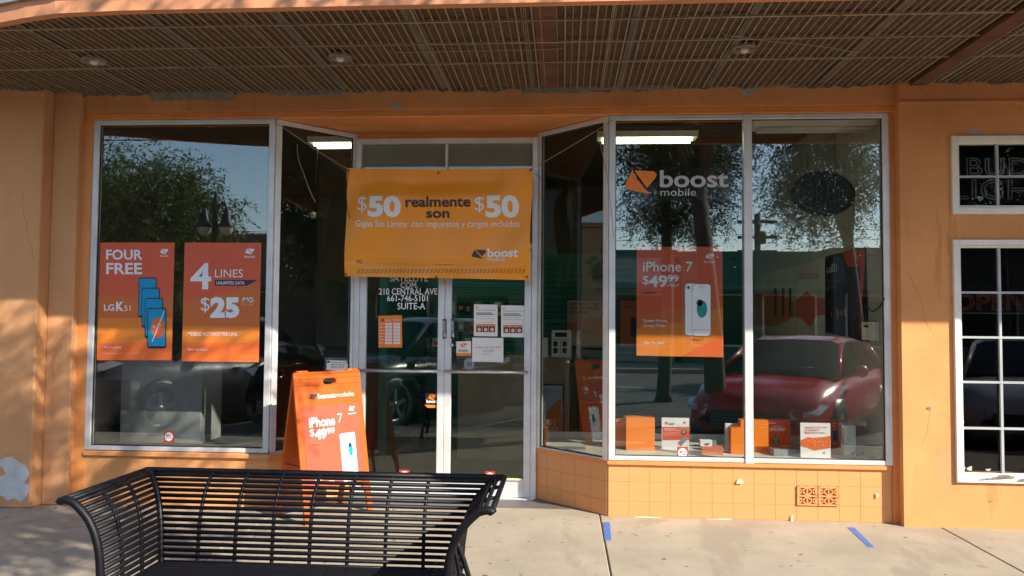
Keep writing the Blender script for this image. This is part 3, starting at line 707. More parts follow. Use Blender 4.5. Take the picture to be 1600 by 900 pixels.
o = one('hanging_wire', None, 'tube', [PY(934, 203, .0), PY(938, 225, -.01), PY(943, 248, -.012), PY(949, 275, -.02), PY(954, 320, -.03), PY(959, 372, -.03)], .0026, M_rope, 5); tag(o, 'pale loose wire hanging down beside the right window post', 'wire')

# ================================================================ POSTERS ON THE GLASS
G = .0025
def poster(name, label, fr, quad, mat_, cat='poster', n=.001, th=.002):
    c = fr.p(sum(q[0] for q in quad)/4, max(q[1] for q in quad), n)
    t = thing(name, label, cat, c)
    mb = MB(); mb.prism([fr.p(*q, n) for q in quad][::-1], fr.N*th, mat_); mb.build('sheet', t); return t
fgi = FY(.036)      # just behind the right pane
fg = FY(.0228)      # street face of the front panes
# FOUR FREE
q = [(157, 379), (273, 379), (268.5, 563), (151.5, 563)]
t = poster('window_poster', 'orange FOUR FREE poster with stacked blue phones, in the left window', fg, q, M_red)
P = Print(fg, .0042)
P.poly([(154.2, 463), (271, 464), (270, 497), (153.3, 497)][::-1], M_orange1); P.poly([(153.3, 497), (270, 497), (269.3, 535.5), (152.3, 535.5)][::-1], M_orange2); P.poly([(152.3, 535.5), (269.3, 535.5), (268.6, 562.5), (151.7, 562.5)][::-1], M_redorange)
P.up(); P.text('FOUR', (166.5, 390, 223, 406), M_white, .022); P.text('FREE', (166.5, 411, 222.5, 428.5), M_white, .022)
P.emblem(251, 388.5, 263.5, 397.5, M_white); P.text('boost', (250.5, 398, 264, 401.5), M_white, .01)
P.text('LG', (163, 475.5, 179, 485.5), M_white, .02); P.text('K', (182, 471.5, 194, 486), M_white, .035); P.text('51', (195, 477.5, 204.5, 486), M_white)
P.text('When You Switch', (162, 540.5, 190, 544.5), M_white); 
lines(P, 161, 225, (551.5,), M_peach, .7)
P.build('print', t); n_ = P.n
for (x0, y0, x1, y1) in ((217, 433.5, 245, 496), (222, 449.5, 250, 512), (227, 465.5, 255.5, 528), (231, 481, 260.5, 544)):
    n_ += .0012; P = Print(fg, n_); P.rrect(x0, y0, x1, y1, 3, M_black); P.up(.0006); P.rrect(x0+1.2, y0+1.6, x1-1.2, y1-3, 2, M_cyan)
    if x0 < 230: P.build('phone_picture', t)
P.up(.0006); P.disc(248, 512, 10.5, 16, M_redorange); P.up(.0004); P.poly([(238, 534), (239.5, 534), (258.5, 486), (257.5, 486)], M_white); P.text('6.5"', (240, 507, 253, 513), M_white, .01)
P.build('phone_picture', t)
# 4 LINES
q = [(289, 379), (408.5, 379.5), (404.5, 566), (284, 564.5)]
t = poster('window_poster', 'orange 4 LINES $25 per month poster beside the FOUR FREE poster', fg, q, M_red)
P = Print(fg, .0042)
P.poly([(287, 469.5), (330, 463), (406.5, 441), (405.8, 510.5), (286, 509)][::-1], M_orange1); P.poly([(286, 509), (405.8, 510.5), (405.2, 535.5), (285.3, 535.5)][::-1], M_orange2); P.poly([(285.3, 535.5), (405.2, 535.5), (404.6, 565.5), (284.2, 564)][::-1], M_redorange)
P.up(); P.text('4', (298, 411, 330.5, 452), M_white, .025); P.text('LINES', (336.5, 421, 380, 433.5), M_white, -.004)
P.poly([(336, 446.5), (386, 446.5), (403, 437.5), (336, 437.5)], M_navy); P.up(.0006); P.text('UNLIMITED DATA', (338.5, 439.6, 382.5, 444.6), M_white, .012)
P.text('$', (314, 464.5, 328, 488.5), M_white, -.008); P.text('25', (329, 464, 374.5, 497), M_white, .06); P.text('/MO.', (378, 464.5, 398, 472.5), M_white, .012); P.text('PER LINE', (378, 474.3, 396.5, 477.8), M_peach)
P.text('MOBILE HOTSPOT PER LINE', (294, 519, 371, 525), M_white, .002); P.text('When You Switch', (293.5, 544, 324, 548), M_white)
P.emblem(383.5, 388, 398, 397.5, M_white); P.text('boost', (382.5, 398.5, 399, 403), M_white, .01)
P.build('print', t)
# iPhone 7
q = [(995, 386), (1128.5, 385.5), (1130, 558.5), (994.5, 555.5)]
t = poster('window_poster', 'orange iPhone 7 poster with white phone, in the right display window', fgi, q, M_red)
P = Print(fgi, .0042)
P.poly([(994.7, 493), (1129.3, 469), (1129.5, 512), (994.6, 518)][::-1], M_orange1); P.up(.0005); P.poly([(994.6, 512), (1060, 504), (1129.5, 480), (1129.8, 524), (1065, 557), (994.5, 555.4)][::-1], M_orange2); P.up(.0005); P.poly([(1129.8, 522), (1130, 558), (1064, 556.8)][::-1], M_redorange)
P.up(); P.text('iPhone 7', (1004.5, 409, 1082, 424.5), M_white, .012); P.text('$', (1004, 430.5, 1013.5, 446), M_white); P.text('49', (1013, 430, 1043, 449), M_white, .03); P.text('99', (1043, 429.5, 1060.5, 441), M_white, .028); P.text('+TAX', (1042, 443.5, 1061, 448.5), M_white, .01)
P.text('399.99', (1006, 455.5, 1024, 459.8), M_dk); P.rect(1006, 457.3, 1026, 457.9, M_dk)
P.emblem(1102, 396, 1116, 405, M_white); P.text('boost', (1100, 407, 1117, 411), M_white, .01)
P.text('Great Phone.', (1005, 498.5, 1043, 503.5), M_white, .01); P.text('Great Price.', (1005, 506, 1040, 511), M_white, .01); P.text('When You Switch', (1005, 533, 1037, 537.5), M_white); lines(P, 1005, 1066, (541,), M_peach, .6); P.text('iPhone 7', (1080, 529, 1098, 532.5), M_dk)
P.up(); P.rrect(1069.5, 442.5, 1096, 524.5, 5, M_grey); P.up(.0006); P.rrect(1070.3, 443.3, 1092, 523.6, 5, M_white); P.disc(1075.5, 449.5, 2, 2.4, M_dk)
P.up(.0006); P.rrect(1080.5, 443.5, 1110.5, 525, 5, M_grey); P.up(.0006); P.rrect(1081.4, 444.4, 1109.8, 524.2, 4.5, M_white); P.up(.0005); P.disc(1096.5, 483, 8.2, 13.5, M_tealp); P.disc(1093, 473, 5, 5, M_navy); P.text('boost', (1092, 446.5, 1103, 449), M_grey); P.rect(1082.5, 515, 1109, 515.6, M_grey)
P.build('print', t)
# shop logo decal with its film
M_film = glassmat('decal_film', (.80, .84, .86), .055, .12)
t = thing('logo_decal', 'white and orange boost mobile logo stuck high on the right window', 'window decal', PY(1060, 310, .02))
mb = MB(); mb.add([fg.p(a, b, .0012) for a, b in [(1118, 254), (1128, 252), (1139, 256), (1142, 262), (1141, 290), (1143, 300), (1139, 314), (1096, 314), (1080, 306), (1060, 309), (1000, 309), (985, 300), (1030, 262), (1100, 262)]][::-1], [tuple(range(14))], M_film); mb.build('film', t)
P = Print(fg, .003); P.emblem(976.5, 264, 1026, 303, M_brandor)
P.text('boost', (1031, 266, 1138, 293), M_pale, .02); P.text('mobile', (1032, 294.5, 1087.5, 306), M_pale, -.004); P.build('lettering', t)
# small alarm-company stickers
def bay(fr, x0, y0, x1, y1, lab, n=.001):
    t = poster('alarm_sticker', lab, fr, [(x0, y0), (x1, y0), (x1, y1), (x0, y1)], M_bayred, 'sticker', n, .0008); t['group'] = 'small red alarm-company stickers'
    P = Print(fr, n+.0016); cx, cy = (x0+x1)/2, (y0+y1)/2-.3; P.disc(cx, cy, (x1-x0)*.42, (y1-y0)*.38, M_white); P.up(.0006)
    w_ = (x1-x0); h_ = (y1-y0); P.text('BAY', (cx-w_*.27, cy-h_*.20, cx+w_*.27, cy+h_*.0), M_dk, .03); P.text('ALARM', (cx-w_*.3, cy+h_*.06, cx+w_*.3, cy+h_*.17), M_dk, .01); P.build('print', t)
bay(fg, 256.5, 673.5, 271.5, 691.5, 'red and white BAY ALARM sticker low in the left window')
bay(fg, 1058, 698, 1075, 718, 'red and white BAY ALARM sticker low in the right window by the phone boxes')
fdg = FY(YD-.0155)
bay(fdg, 624, 734, 640, 751, 'red alarm sticker at the bottom of the left door')
bay(fdg, 758, 736.5, 773.5, 754, 'red alarm sticker at the bottom of the right door')
# door lettering
t = thing('door_lettering', 'white address lettering on the left door glass', 'lettering', fdg.p(640, 487))
P = Print(fdg, .0012)
P.text('SATELLITE', (609, 429, 669, 440), M_white, .012); P.text('COM.', (626, 441, 653, 450), M_white, .012); P.text('210 CENTRAL AVE', (592, 450.3, 683.5, 460.5), M_white, .012); P.text('661-746-5101', (605, 461, 668.5, 471), M_white, .012); P.text('SUITE-A', (621, 473, 664.5, 483.5), M_white, .012); P.build('lettering', t)
t = poster('hours_sign', 'orange opening-hours sign with two columns of white boxes, on the left door', fdg, [(591, 493.5), (628, 492.5), (628.5, 543), (591.5, 543)], M_brandor, 'sign', .001, .0015)
P = Print(fdg, .0035); P.emblem(596, 498, 601.5, 502, M_dk); P.text('Boost', (602, 498.5, 611, 501.5), M_white); P.text('Horas', (615, 498, 624, 501), M_white)
for i in range(7):
    y = 504.6+i*4.9; P.rect(602, y, 612.5, y+3.6, M_white); P.rect(615, y, 625.3, y+3.6, M_white)
    P.up(.0003); P.rect(604, y+1.5, 610.5, y+2.1, M_grey); P.rect(617, y+1.5, 623, y+2.1, M_grey); P.rect(593, y+1.3, 598.5+random.random()*2, y+2.1, M_white); P.up(-.0003)
P.build('print', t)
def letter(fr, x0, y0, x1, y1, lab):
    t = poster('paper_notice', lab, fr, [(x0, y0), (x1, y0+.5), (x1, y1+.7), (x0, y1)], M_paper, 'notice', .001, .0008); P = Print(fr, .0028)
    P.rect(x0+3, y0+3.5, x0+6.5, y0+7, M_peach); P.rect(x0+3.6, y0+8.7, x1-3, y0+9.5, M_grey); P.rect(x0+3.5, y0+13, x1-9, y0+14.2, M_dk); P.rect(x0+3.5, y0+15.3, x1-5, y0+16.3, M_dk); lines(P, x0+3.5, x1-4, (y0+18.5, y0+22), M_grey, .5); lines(P, x0+3.5, x1-4, (y0+28,), M_peach, .8)
    w_ = (x1-x0-7)/3
    P.rect(x0+3.5, y0+31, x1-3.3, y0+33.5, M_redorange)
    for k in range(3):
        xa = x0+3.6+k*w_; P.rect(xa, y0+34, xa+w_-.6, y0+43.5, M_dk); P.up(.0004); P.disc(xa+w_*.48, y0+39.5, w_*.30, 3.2, M_peach, 9); P.up(-.0004)
    P.build('print', t)
letter(fdg, 740.5, 475.5, 777.5, 525, 'white printed notice on the right door, the left of the upper pair')
letter(fdg, 783, 477, 820, 526.5, 'white printed notice on the right door, the right of the upper pair')
t = poster('paper_notice', 'white landscape notice with large type below the two door notices', fdg, [(738, 527.5), (786.5, 528), (786.5, 566), (737.5, 565)], M_paper, 'notice', .002, .0008)
P = Print(fdg, .004); P.text('MASKS ARE', (742, 541.3, 764, 544.5), M_grey); P.text('REQUIRED', (765.5, 541, 783.5, 544.3), M_redorange); P.text('TO ENTER', (754, 546.6, 772, 549.8), M_grey); P.text('thank you', (755, 552, 768, 554), M_dk); P.build('print', t)
t = poster('logo_sticker', 'white square boost sticker with orange foot, beside the lock on the right door', fdg, [(713, 533.5), (736, 533), (736, 556), (713, 556)], M_paper, 'sticker', .001, .0008)
P = Print(fdg, .0028); P.emblem(719, 535.5, 730, 543, M_brandor); P.text('boost', (717, 545.2, 731.5, 549.4), M_dk, .02); P.rect(713, 551.5, 736, 556, M_brandor); P.build('print', t)
t = poster('logo_sticker', 'black boost sticker with orange logo low on the left door', fdg, [(665, 614), (687, 614.5), (687, 634), (665, 634)], M_black, 'sticker', .001, .0008)
P = Print(fdg, .0028); P.emblem(669, 615, 682, 625, M_brandor); P.text('boost', (666.5, 624.3, 683, 629.5), M_white, .03); P.poly([(663.5, 632.5), (668, 637), (687, 637.5), (687, 633)][::-1], M_brandor); P.build('print', t)
t = thing('round_sticker', 'round black sticker and round pale sticker low behind the right door notice', 'sticker', fdg.p(728, 580))
P = Print(fdg, .0012); P.disc(719, 568, 6.5, 9, M_black); P.disc(733, 569, 8.5, 9, M_grey); P.up(); P.text('W', (729, 565, 738, 573), M_black); P.build('print', t)
fal = Fr((XL1+.004, .006, 0), (frAL.U), frAL.N)
t = poster('certificate', 'small pale certificate taped to the angled pane above the folding sign', Fr(frAL.pt(0, 0, -.022), frAL.U, frAL.N), [(510.5, 562.5), (546.5, 564), (545.5, 580), (510, 578)], M_paper, 'certificate', .001, .0008)
P = Print(Fr(frAL.pt(0, 0, -.022), frAL.U, frAL.N), .0028); P.rect(511, 563.5, 515, 567, M_navy); P.rect(541.5, 564.5, 546, 568, M_navy); lines(P, 517, 540, (565.5, 568.7, 571.5, 574), M_tealp, 1.0); P.build('print', t)

# ================================================================ FOLDING SIGN
Af, Bf = Vector((-1.873, -.492, 0)), Vector((-1.494, .002, 0)); ab = (Bf-Af).normalized(); nb = Vector((-ab.y, ab.x, 0))  # nb points back-left
HS = 1.105; off = .20
vs_ = (nb*off+Vector((0, 0, HS))); Ln = vs_.length; Vn = vs_.normalized(); Nn = ab.cross(Vn).normalized()
if Nn.y > 0: Nn = -Nn
S = Fr(Af, ab, Nn, Vn); W_ = (Bf-Af).length
t = thing('folding_sign', 'orange folding pavement sign advertising iPhone 7 for $49.99', 'pavement sign', (-1.85, -.15, 0))
def leaf(S, name, front):
    mb = MB(); T_ = .022
    def pr(uvs): mb.prism([S.pt(u, v, 0) for u, v in uvs], S.N*-T_, M_corr)
    hx0, hx1, hz0, hz1 = W_*.42, W_*.62, Ln-.105, Ln-.055      # hand hole
    pr([(0, Ln-.02), (W_, Ln-.02), (W_-.012, Ln), (.012, Ln)]); pr([(0, hz1), (W_, hz1), (W_, Ln-.02), (0, Ln-.02)])
    pr([(0, hz0), (hx0, hz0), (hx0, hz1), (0, hz1)]); pr([(hx1, hz0), (W_, hz0), (W_, hz1), (hx1, hz1)])
    for (cx, s) in ((hx0, 1), (hx1, -1)):       # rounded ends of the hole
        cz = (hz0+hz1)/2; r_ = (hz1-hz0)/2
        for zz in (1, -1): pr([(cx, cz), (cx, cz+zz*r_), (cx+s*r_*.95, cz+zz*r_), (cx+s*r_*.35, cz+zz*r_*.75)][::zz])
    pr([(0, .24), (W_, .24), (W_, hz0), (0, hz0)])
    pr([(0, 0), (.045, 0), (.055, .24), (0, .24)]); pr([(W_-.045, 0), (W_, 0), (W_, .24), (W_-.055, .24)])
    pr([(.055, .24), (.055, .15), (.085, .22), (.10, .24)]); pr([(W_-.055, .15), (W_-.055, .24), (W_-.10, .24), (W_-.085, .22)])
    r = MB()
    return mb.build(name, t, bevel=.003)
front = leaf(S, 'front_leaf', True)
vb = (-nb*off+Vector((0, 0, HS))); Vb = vb.normalized(); Nb = ab.cross(Vb).normalized()
if Nb.dot(nb) < 0: Nb = -Nb
back = leaf(Fr(Af+nb*off*2+nb*.012, ab, Nb, Vb), 'back_leaf', False)
mb = MB(); tb = Af+nb*off+Vector((0, 0, HS+.001))+nb*.006
mb.tube([tb+ab*.03, tb+ab*.13], .011, M_corr, 8); mb.tube([tb+ab*(W_-.13), tb+ab*(W_-.03)], .011, M_corr, 8); mb.build('hinge', t)
mb = MB(); mb.tube([S.pt(.03, .42, -.02), Fr(Af+nb*off*2, ab, Nb, Vb).pt(.03, .42, -.02)], .005, M_black, 6); mb.tube([S.pt(W_-.03, .42, -.02), Fr(Af+nb*off*2, ab, Nb, Vb).pt(W_-.03, .42, -.02)], .005, M_black, 6); mb.build('spreader', t)
pw, ph = .055, .885
mb = MB(); mb.prism([S.pt(.05, .255, .001), S.pt(W_-.045, .255, .001), S.pt(W_-.045, .86, .001), S.pt(.05, .86, .001)], S.N*.002, M_salmon); mb.build('poster_sheet', front)
class SP(Print):    # print addressed in metres on the leaf: box = (u0, vtop, u1, vbottom)
    pass
P = Print(S, .0045)
def stext(s, u0, v1, u1, v0, m, b=0):
    V, F = glyphs(s, b); P.add([S.pt(u0+(u1-u0)*x, v0+(v1-v0)*y, P.n) for x, y in V], F, m)
def spoly(pts, m): P.add([S.pt(u, v, P.n) for u, v in pts], [tuple(range(len(pts)))], m)
def semb(u0, v1, u1, v0, m):
    A = [(0, .66), (.03, .78), (.12, .83), (.72, 1), (.80, .99), (.62, .80), (.30, .26), (.24, .02)]
    B2 = [(.38, .06), (.92, .10), (1, .22), (.96, .36), (.70, .76), (.38, .22), (.30, .04)]
    for Q in (A, B2): spoly([(u0+(u1-u0)*a, v1-(v1-v0)*b) for a, b in Q][::-1], m)
semb(.125, .955, .195, .91, M_dk); stext('boost', .20, .952, .355, .912, M_white, .02); stext('mobile', .36, .95, .54, .914, M_white, -.008)
semb(.475, .835, .535, .795, M_white); stext('boost', .468, .785, .54, .770, M_white, .01)
stext('iPhone', .10, .775, .335, .70, M_white, .028); stext('7', .365, .785, .405, .715, M_white, -.004)
stext('$', .10, .69, .14, .63, M_white); stext('49', .145, .685, .25, .605, M_white, .045); stext('99', .255, .685, .325, .64, M_white, .04); stext('399.99', .11, .575, .18, .56, M_dk)
stext('Increíble teléfono.', .115, .325, .31, .303, M_white, .015); stext('Increíble precio.', .115, .295, .285, .275, M_white, .015)
def srr(u0, v1, u1, v0, m):
    r_ = .014; pp = []
    for cx, cy, a0 in ((u1-r_, v1-r_, 0), (u0+r_, v1-r_, 90), (u0+r_, v0+r_, 180), (u1-r_, v0+r_, 270)):
        for k in range(4): pp.append((cx+r_*math.cos(R(a0+30*k)), cy+r_*math.sin(R(a0+30*k))))
    spoly(pp, m)
srr(.365, .63, .455, .26, M_grey); P.up(.0006); srr(.367, .627, .44, .262, M_white); P.up(.0006); srr(.402, .632, .512, .258, M_grey); P.up(.0006); srr(.405, .629, .509, .261, M_white)
P.up(.0005); spoly([(.457+.022*math.cos(R(a)), .50+.052*math.sin(R(a))) for a in range(0, 360, 20)], M_tealp); spoly([(.452+.015*math.cos(R(a)), .535+.018*math.sin(R(a))) for a in range(0, 360, 30)], M_navy); spoly([(.378+.005*math.cos(R(a)), .607+.007*math.sin(R(a))) for a in range(0, 360, 40)], M_dk)
P.build('print', front)

# ================================================================ BENCH
bx0, bx1, byb, byf = -1.785, -.435, -2.70, -3.15
cx_, cy_ = (bx0+bx1)/2, (byb+byf)/2
BT = thing('bench', 'black steel slatted bench with flared arms in the foreground', 'bench', (cx_, cy_, 0))
prof = [(-.012, .405), (-.004, .44), (0, .50), (.004, .56), (.013, .62), (.030, .675), (.055, .723), (.085, .758), (.118, .788), (.150, .799), (.172, .792)]
def pf(t):
    t *= len(prof)-1; i = min(int(t), len(prof)-2); f = t-i; a, b = prof[i], prof[i+1]; return a[0]+(b[0]-a[0])*f, a[1]+(b[1]-a[1])*f
NS = 17; ts = [.03+.90*i/(NS-1) for i in range(NS)]
# equal steps along the curve
cum = [0]
for i in range(len(prof)-1): cum.append(cum[-1]+math.hypot(prof[i+1][0]-prof[i][0], prof[i+1][1]-prof[i][1]))
def ps(s):
    s *= cum[-1]
    for i in range(len(prof)-1):
        if s <= cum[i+1]+1e-9:
            f = (s-cum[i])/(cum[i+1]-cum[i]); a, b = prof[i], prof[i+1]; return a[0]+(b[0]-a[0])*f, a[1]+(b[1]-a[1])*f
    return prof[-1]
fine = [ps(k/26) for k in range(27)]
slat = {}
for i in range(NS):
    o_, z = ps(.05+.88*i/(NS-1))
    for nm, a, b in (('back_slat', (bx0-o_, byb+o_, z), (bx1+o_, byb+o_, z)), ('arm_slat', (bx0-o_, byf+.01, z), (bx0-o_, byb+o_, z)), ('arm_slat', (bx1+o_, byf+.01, z), (bx1+o_, byb+o_, z))):
        mb = MB(); mb.tube([a, b], .0091, M_benchm, 6); mb.build(nm, BT)
o_, z = prof[-1]
r = MB(); r.tube([(bx0-o_, byf, z+.004), (bx0-o_, byb+o_, z+.004)], .012, M_benchm, 8); r.build('arm_top_rail', BT)
r = MB(); r.tube([(bx1+o_, byf, z+.004), (bx1+o_, byb+o_, z+.004)], .012, M_benchm, 8); r.build('arm_top_rail', BT)
r = MB(); r.tube([(bx0-o_, byb+o_, z+.004), (bx1+o_, byb+o_, z+.004)], .013, M_benchm, 8); o2, z2 = ps(.93); r.tube([(bx0-o2, byb+o2, z2+.004), (bx1+o2, byb+o2, z2+.004)], .011, M_benchm, 8); r.build('top_rail', BT)
for i in range(1, 8):
    x = bx0+(bx1-bx0)*i/8; s = (x-cx_)/(bx1-bx0)*2
    one('back_rib', BT, 'tube', [(x, byb+o_+.004, z+.001) for o_, z in fine], .0085, M_benchm, 6)
for X, sg in ((bx0, -1), (bx1, 1)):
    for f in (.34, .67):
        one('arm_rib', BT, 'tube', [(X+sg*(o_+.004), byf+(byb-byf)*f+o_*f, z) for o_, z in fine], .0085, M_benchm, 6)
    one('corner_rib', BT, 'tube', [(X+sg*o_, byb+o_, z) for o_, z in fine], .014, M_benchm, 8)
    # front end tube: down to the foot
    ft = [(X+sg*o_, byf, z) for o_, z in [(prof[-1][0]+.004, prof[-1][1]-.006)]+list(reversed(fine))]+[(X-sg*.012, byf, .36), (X-sg*.008, byf, .2), (X+sg*.03, byf, .03), (X+sg*.035, byf, .015)]
    one('front_leg', BT, 'tube', ft, .0165, M_benchm, 10)
    one('rear_leg', BT, 'tube', [(X, byb, .41), (X, byb, .2), (X+sg*.02, byb+.03, .015)], .0165, M_benchm, 8)
    for yy in (byf, byb+.03): one('foot_pad', BT, 'lathe', (X+sg*(.035 if yy == byf else .02), yy, .002), [(0, 0), (.04, 0), (.04, .008), (.018, .014)], M_benchm)
    # inner stay with a row of small spikes between stay and leg
    mb = MB(); st = [(X+sg*(.02+.045*math.sin(k/12*math.pi)), byf+.035, .05+k/12*(.62 if sg > 0 else .36)) for k in range(13)]
    mb.tube(st, .008, M_benchm, 6); st2 = [(a+sg*.05*(1-(i_/12)**3), b+.03*(1-i_/12), c+.03*i_/12) for i_, (a, b, c) in enumerate(st)]; mb.tube(st2, .010, M_benchm, 6)
    for k in range(22):
        tt = k/22*12; i = int(tt); f = tt-i; p = Vector(st[i]).lerp(Vector(st[min(i+1, 12)]), f)
        mb.add([p, p+Vector((0, 0, .024)), p+Vector((sg*.022, .004, .012)), p+Vector((0, .006, .012))], [(0, 1, 2), (0, 2, 3), (1, 3, 2), (0, 3, 1)], M_benchm)
    mb.build('scroll_stay', BT)
ny = 15
for i in range(ny):
    y = byf+.012+(byb-byf-.03)*i/(ny-1); z = .436+.018*math.cos(i/(ny-1)*math.pi*1.0+.3)*.5
    one('seat_slat', BT, 'box', (bx0+.005, y-.010, z-.005), (bx1-.005, y+.011, z+.004), M_benchm, bevel=.002)
for i in range(1, 8, 2): one('seat_rib', BT, 'box', (bx0+(bx1-bx0)*i/8-.01, byf, .395), (bx0+(bx1-bx0)*i/8+.01, byb, .408), M_benchm)
one('front_rail', BT, 'tube', [(bx0, byf, .425), (bx1, byf, .425)], .015, M_benchm, 8)

# ================================================================ TAPE, PAPERS
tp = MB(); q = [PZ(942, 816, .0012), PZ(953, 816, .0012), PZ(955, 844, .0012), PZ(945, 844, .0012)]; tp.prism(q[::-1], (0, 0, .0008), M_tape); o = tp.build('tape_strip'); tag(o, 'short strip of blue tape on the pavement at the bulkhead corner', 'tape', 'blue tape strips on the pavement')
tp = MB(); q = [PZ(1323.5, 824, .0012), PZ(1334.5, 824, .0012), PZ(1366, 855, .0012), PZ(1357, 855, .0012)]; tp.prism(q[::-1], (0, 0, .0008), M_tape); o = tp.build('tape_strip'); tag(o, 'long slanting strip of blue tape on the pavement below the vent blocks', 'tape', 'blue tape strips on the pavement')

# ================================================================ WINDOW DISPLAY
ZLg = .4462
def onledge(px, py): return PZ(px, py, ZLg)
def bxthing(name, label, cat, x0, x1, y0, y1, z0, z1, m, parts=None, rot=0, grp=None):
    c = ((x0+x1)/2, (y0+y1)/2, z0); t = thing(name, label, cat, c, grp)
    mb = MB(); mb.box((x0, y0, z0), (x1, y1, z1), m); o = mb.build('carton', t, bevel=.002)
    if rot:
        t.rotation_euler = (0, 0, rot)
    return t
def xat(px, Y): return PY(px, 700, Y).x
def zat(px, py, Y): return PY(px, py, Y).z
# big orange folder box pair at the left
Y = .42; t = bxthing('display_box', 'tall plain orange display box at the left end of the right window', 'box', xat(977, Y), xat(1022.5, Y), Y, Y+.14, ZLg, zat(1000, 652.5, Y), M_brandor, rot=R(4))
Y = .52; t = bxthing('display_box', 'orange display box half hidden behind the tall orange one', 'box', xat(962, Y), xat(984, Y), Y, Y+.10, ZLg, zat(970, 656, Y), M_brandor)
# tent card
def card(label, x0, y0, x1, y1, Y, base, cat='placard'):
    fr = FY(Y); a = fr.p(x0, y1); b = fr.p(x1, y1); zt = fr.p(x0, y0).z; t = thing('display_placard', label, cat, ((a.x+b.x)/2, Y, ZLg))
    mb = MB(); z0 = ZLg; mb.prism([(a.x, Y, z0), (b.x, Y, z0), (b.x, Y, zt), (a.x, Y, zt)], (0, .008, 0), base); mb.build('board', t)
    mb = MB(); mb.prism([(a.x+.02, Y+.009, zt-.05), (a.x+.02, Y+.009, z0), (a.x+.02, Y+.09, z0)], (.004, 0, 0), M_paper); mb.build('strut', t)
    return t, Print(fr, .0015)
t, P = card('white and red tent card beside the tall orange box', 1034, 652.5, 1077, 702, .50, M_paper)
P.disc(1041, 661, 2.3, 2.6, M_redorange); P.rect(1044, 660.5, 1054, 661.5, M_grey); P.rect(1044, 662.3, 1053, 663.5, M_navy); P.emblem(1067, 658.5, 1072.5, 662.3, M_redorange)
P.rect(1035, 667, 1077.5, 687.5, M_red); P.up(); lines(P, 1038, 1060, (669.8,), M_white, .8); lines(P, 1038, 1066, (672, 676, 679), M_peach, .8); P.disc(1068, 675, 3.8, 4, M_navy); P.up(.0004); P.rect(1066, 673, 1070, 674, M_white); P.rect(1066.5, 675.5, 1069.6, 676.5, M_white); P.poly([(1059, 692), (1064, 697), (1074, 686), (1069, 681.5)], M_grey); P.build('print', t)
Y = .38; ap, bp = xat(1094.5, Y), xat(1127.5, Y)
t = bxthing('phone_box', 'flat orange phone box lying at the front of the right window', 'box', ap, bp, .27, .40, ZLg, ZLg+.058, mat('phone_box_orange', (.72, .19, .08), .5, bump=0), rot=R(-8)); 
P = Print(FY(.268), .001); P.emblem(1103, 711.5, 1116, 714.6, M_dk); P.build('print', t)
t = bxthing('phone_box', 'white-faced small box standing on the flat orange phone box', 'box', xat(1093, .34), xat(1112, .34), .31, .37, ZLg+.0585, ZLg+.0585+.05, M_paper); P = Print(FY(.31), .001); P.emblem(1100, 692.5, 1109, 696, M_dk); P.build('print', t)
t['label'] = 'small white box with dark logo, on top of the flat orange phone box'
t = bxthing('phone_box', 'small grey box beside the white one on the flat orange phone box', 'box', xat(1112.5, .35), xat(1118, .35), .31, .37, ZLg+.0585, ZLg+.105, M_grey)
Y = .44; t = bxthing('router_box', 'white upright device behind the orange box at the window mullion', 'box', xat(1133.5, Y+.08), xat(1157, Y+.08), Y+.08, Y+.12, ZLg, zat(1140, 662, Y+.08), M_paper)
t = bxthing('display_box', 'orange display box standing left of the window mullion', 'box', xat(1142, .33), xat(1163, .33), .33, .42, ZLg, zat(1150, 669, .33), M_brandor)
t = bxthing('display_box', 'tall orange display box standing behind the window mullion', 'box', xat(1157, .44), xat(1201, .44), .44, .54, ZLg, zat(1170, 656.5, .44), M_brandor)
t, P = card('red placard reading 1,000,000 behind the mullion box', 1190, 655, 1235, 700, .60, M_red)
P.text('GANATE UN', (1206, 665.5, 1219, 667.5), M_white); P.text('1.000.000', (1198, 668, 1226, 673.5), M_white, .025); P.disc(1212, 688, 5, 8.6, M_black); P.up(.0004); P.rect(1208.6, 681.5, 1215.4, 695.5, M_green); P.poly([(1190, 699), (1190, 701), (1235, 700), (1235, 694)][::-1][:4], M_orange1)
P.poly([(1204.5+8*math.cos(t_), 661.8-2*math.sin(t_)) for t_ in (3.1, 2.4, 1.6, .8, 0)]+[(1212, 661)][:0]+[(1212, 662)], M_white); P.build('print', t)
t = bxthing('phone_box', 'flat dark glossy phone box in front of the red placard', 'box', xat(1206, .30), xat(1250, .30), .28, .40, ZLg, ZLg+.052, M_grey, rot=R(6))
t = bxthing('phone_box', 'small amber box lying behind the dark phone box', 'box', xat(1222, .5), xat(1246, .5), .47, .52, ZLg, ZLg+.05, M_orange2)
t, P = card('white placard reading ADELANTATE CON LA NUEVA Y MEJORADA RED', 1251, 660.5, 1298, 715, .22, M_paper)
P.text('ADELÁNTATE CON', (1257, 666, 1292, 669.3), M_bayred, .006); P.text('LA NUEVA Y', (1257, 670.5, 1281, 673.8), M_bayred, .006); P.text('MEJORADA RED', (1257, 675, 1288.5, 678.3), M_bayred, .006)
P.poly([(1251.2, 688), (1262, 683), (1270, 684), (1284, 683), (1297.5, 681), (1297.3, 700), (1284, 702), (1272, 704), (1262, 700), (1251.2, 697)][::-1], M_redorange); P.up(.0005)
for k in range(18):
    a_, b_ = random.uniform(1257, 1290), random.uniform(686, 697); P.poly([(a_, b_+1.4), (a_+1.6, b_+1), (a_+1, b_)], M_white)
P.emblem(1285, 706, 1290, 709.5, M_grey); P.build('print', t)
t, P = card('dark red placard leaning behind the white placard', 1279, 655, 1321, 712, .40, mat('dim_red', (.36, .07, .03), .5, bump=0))
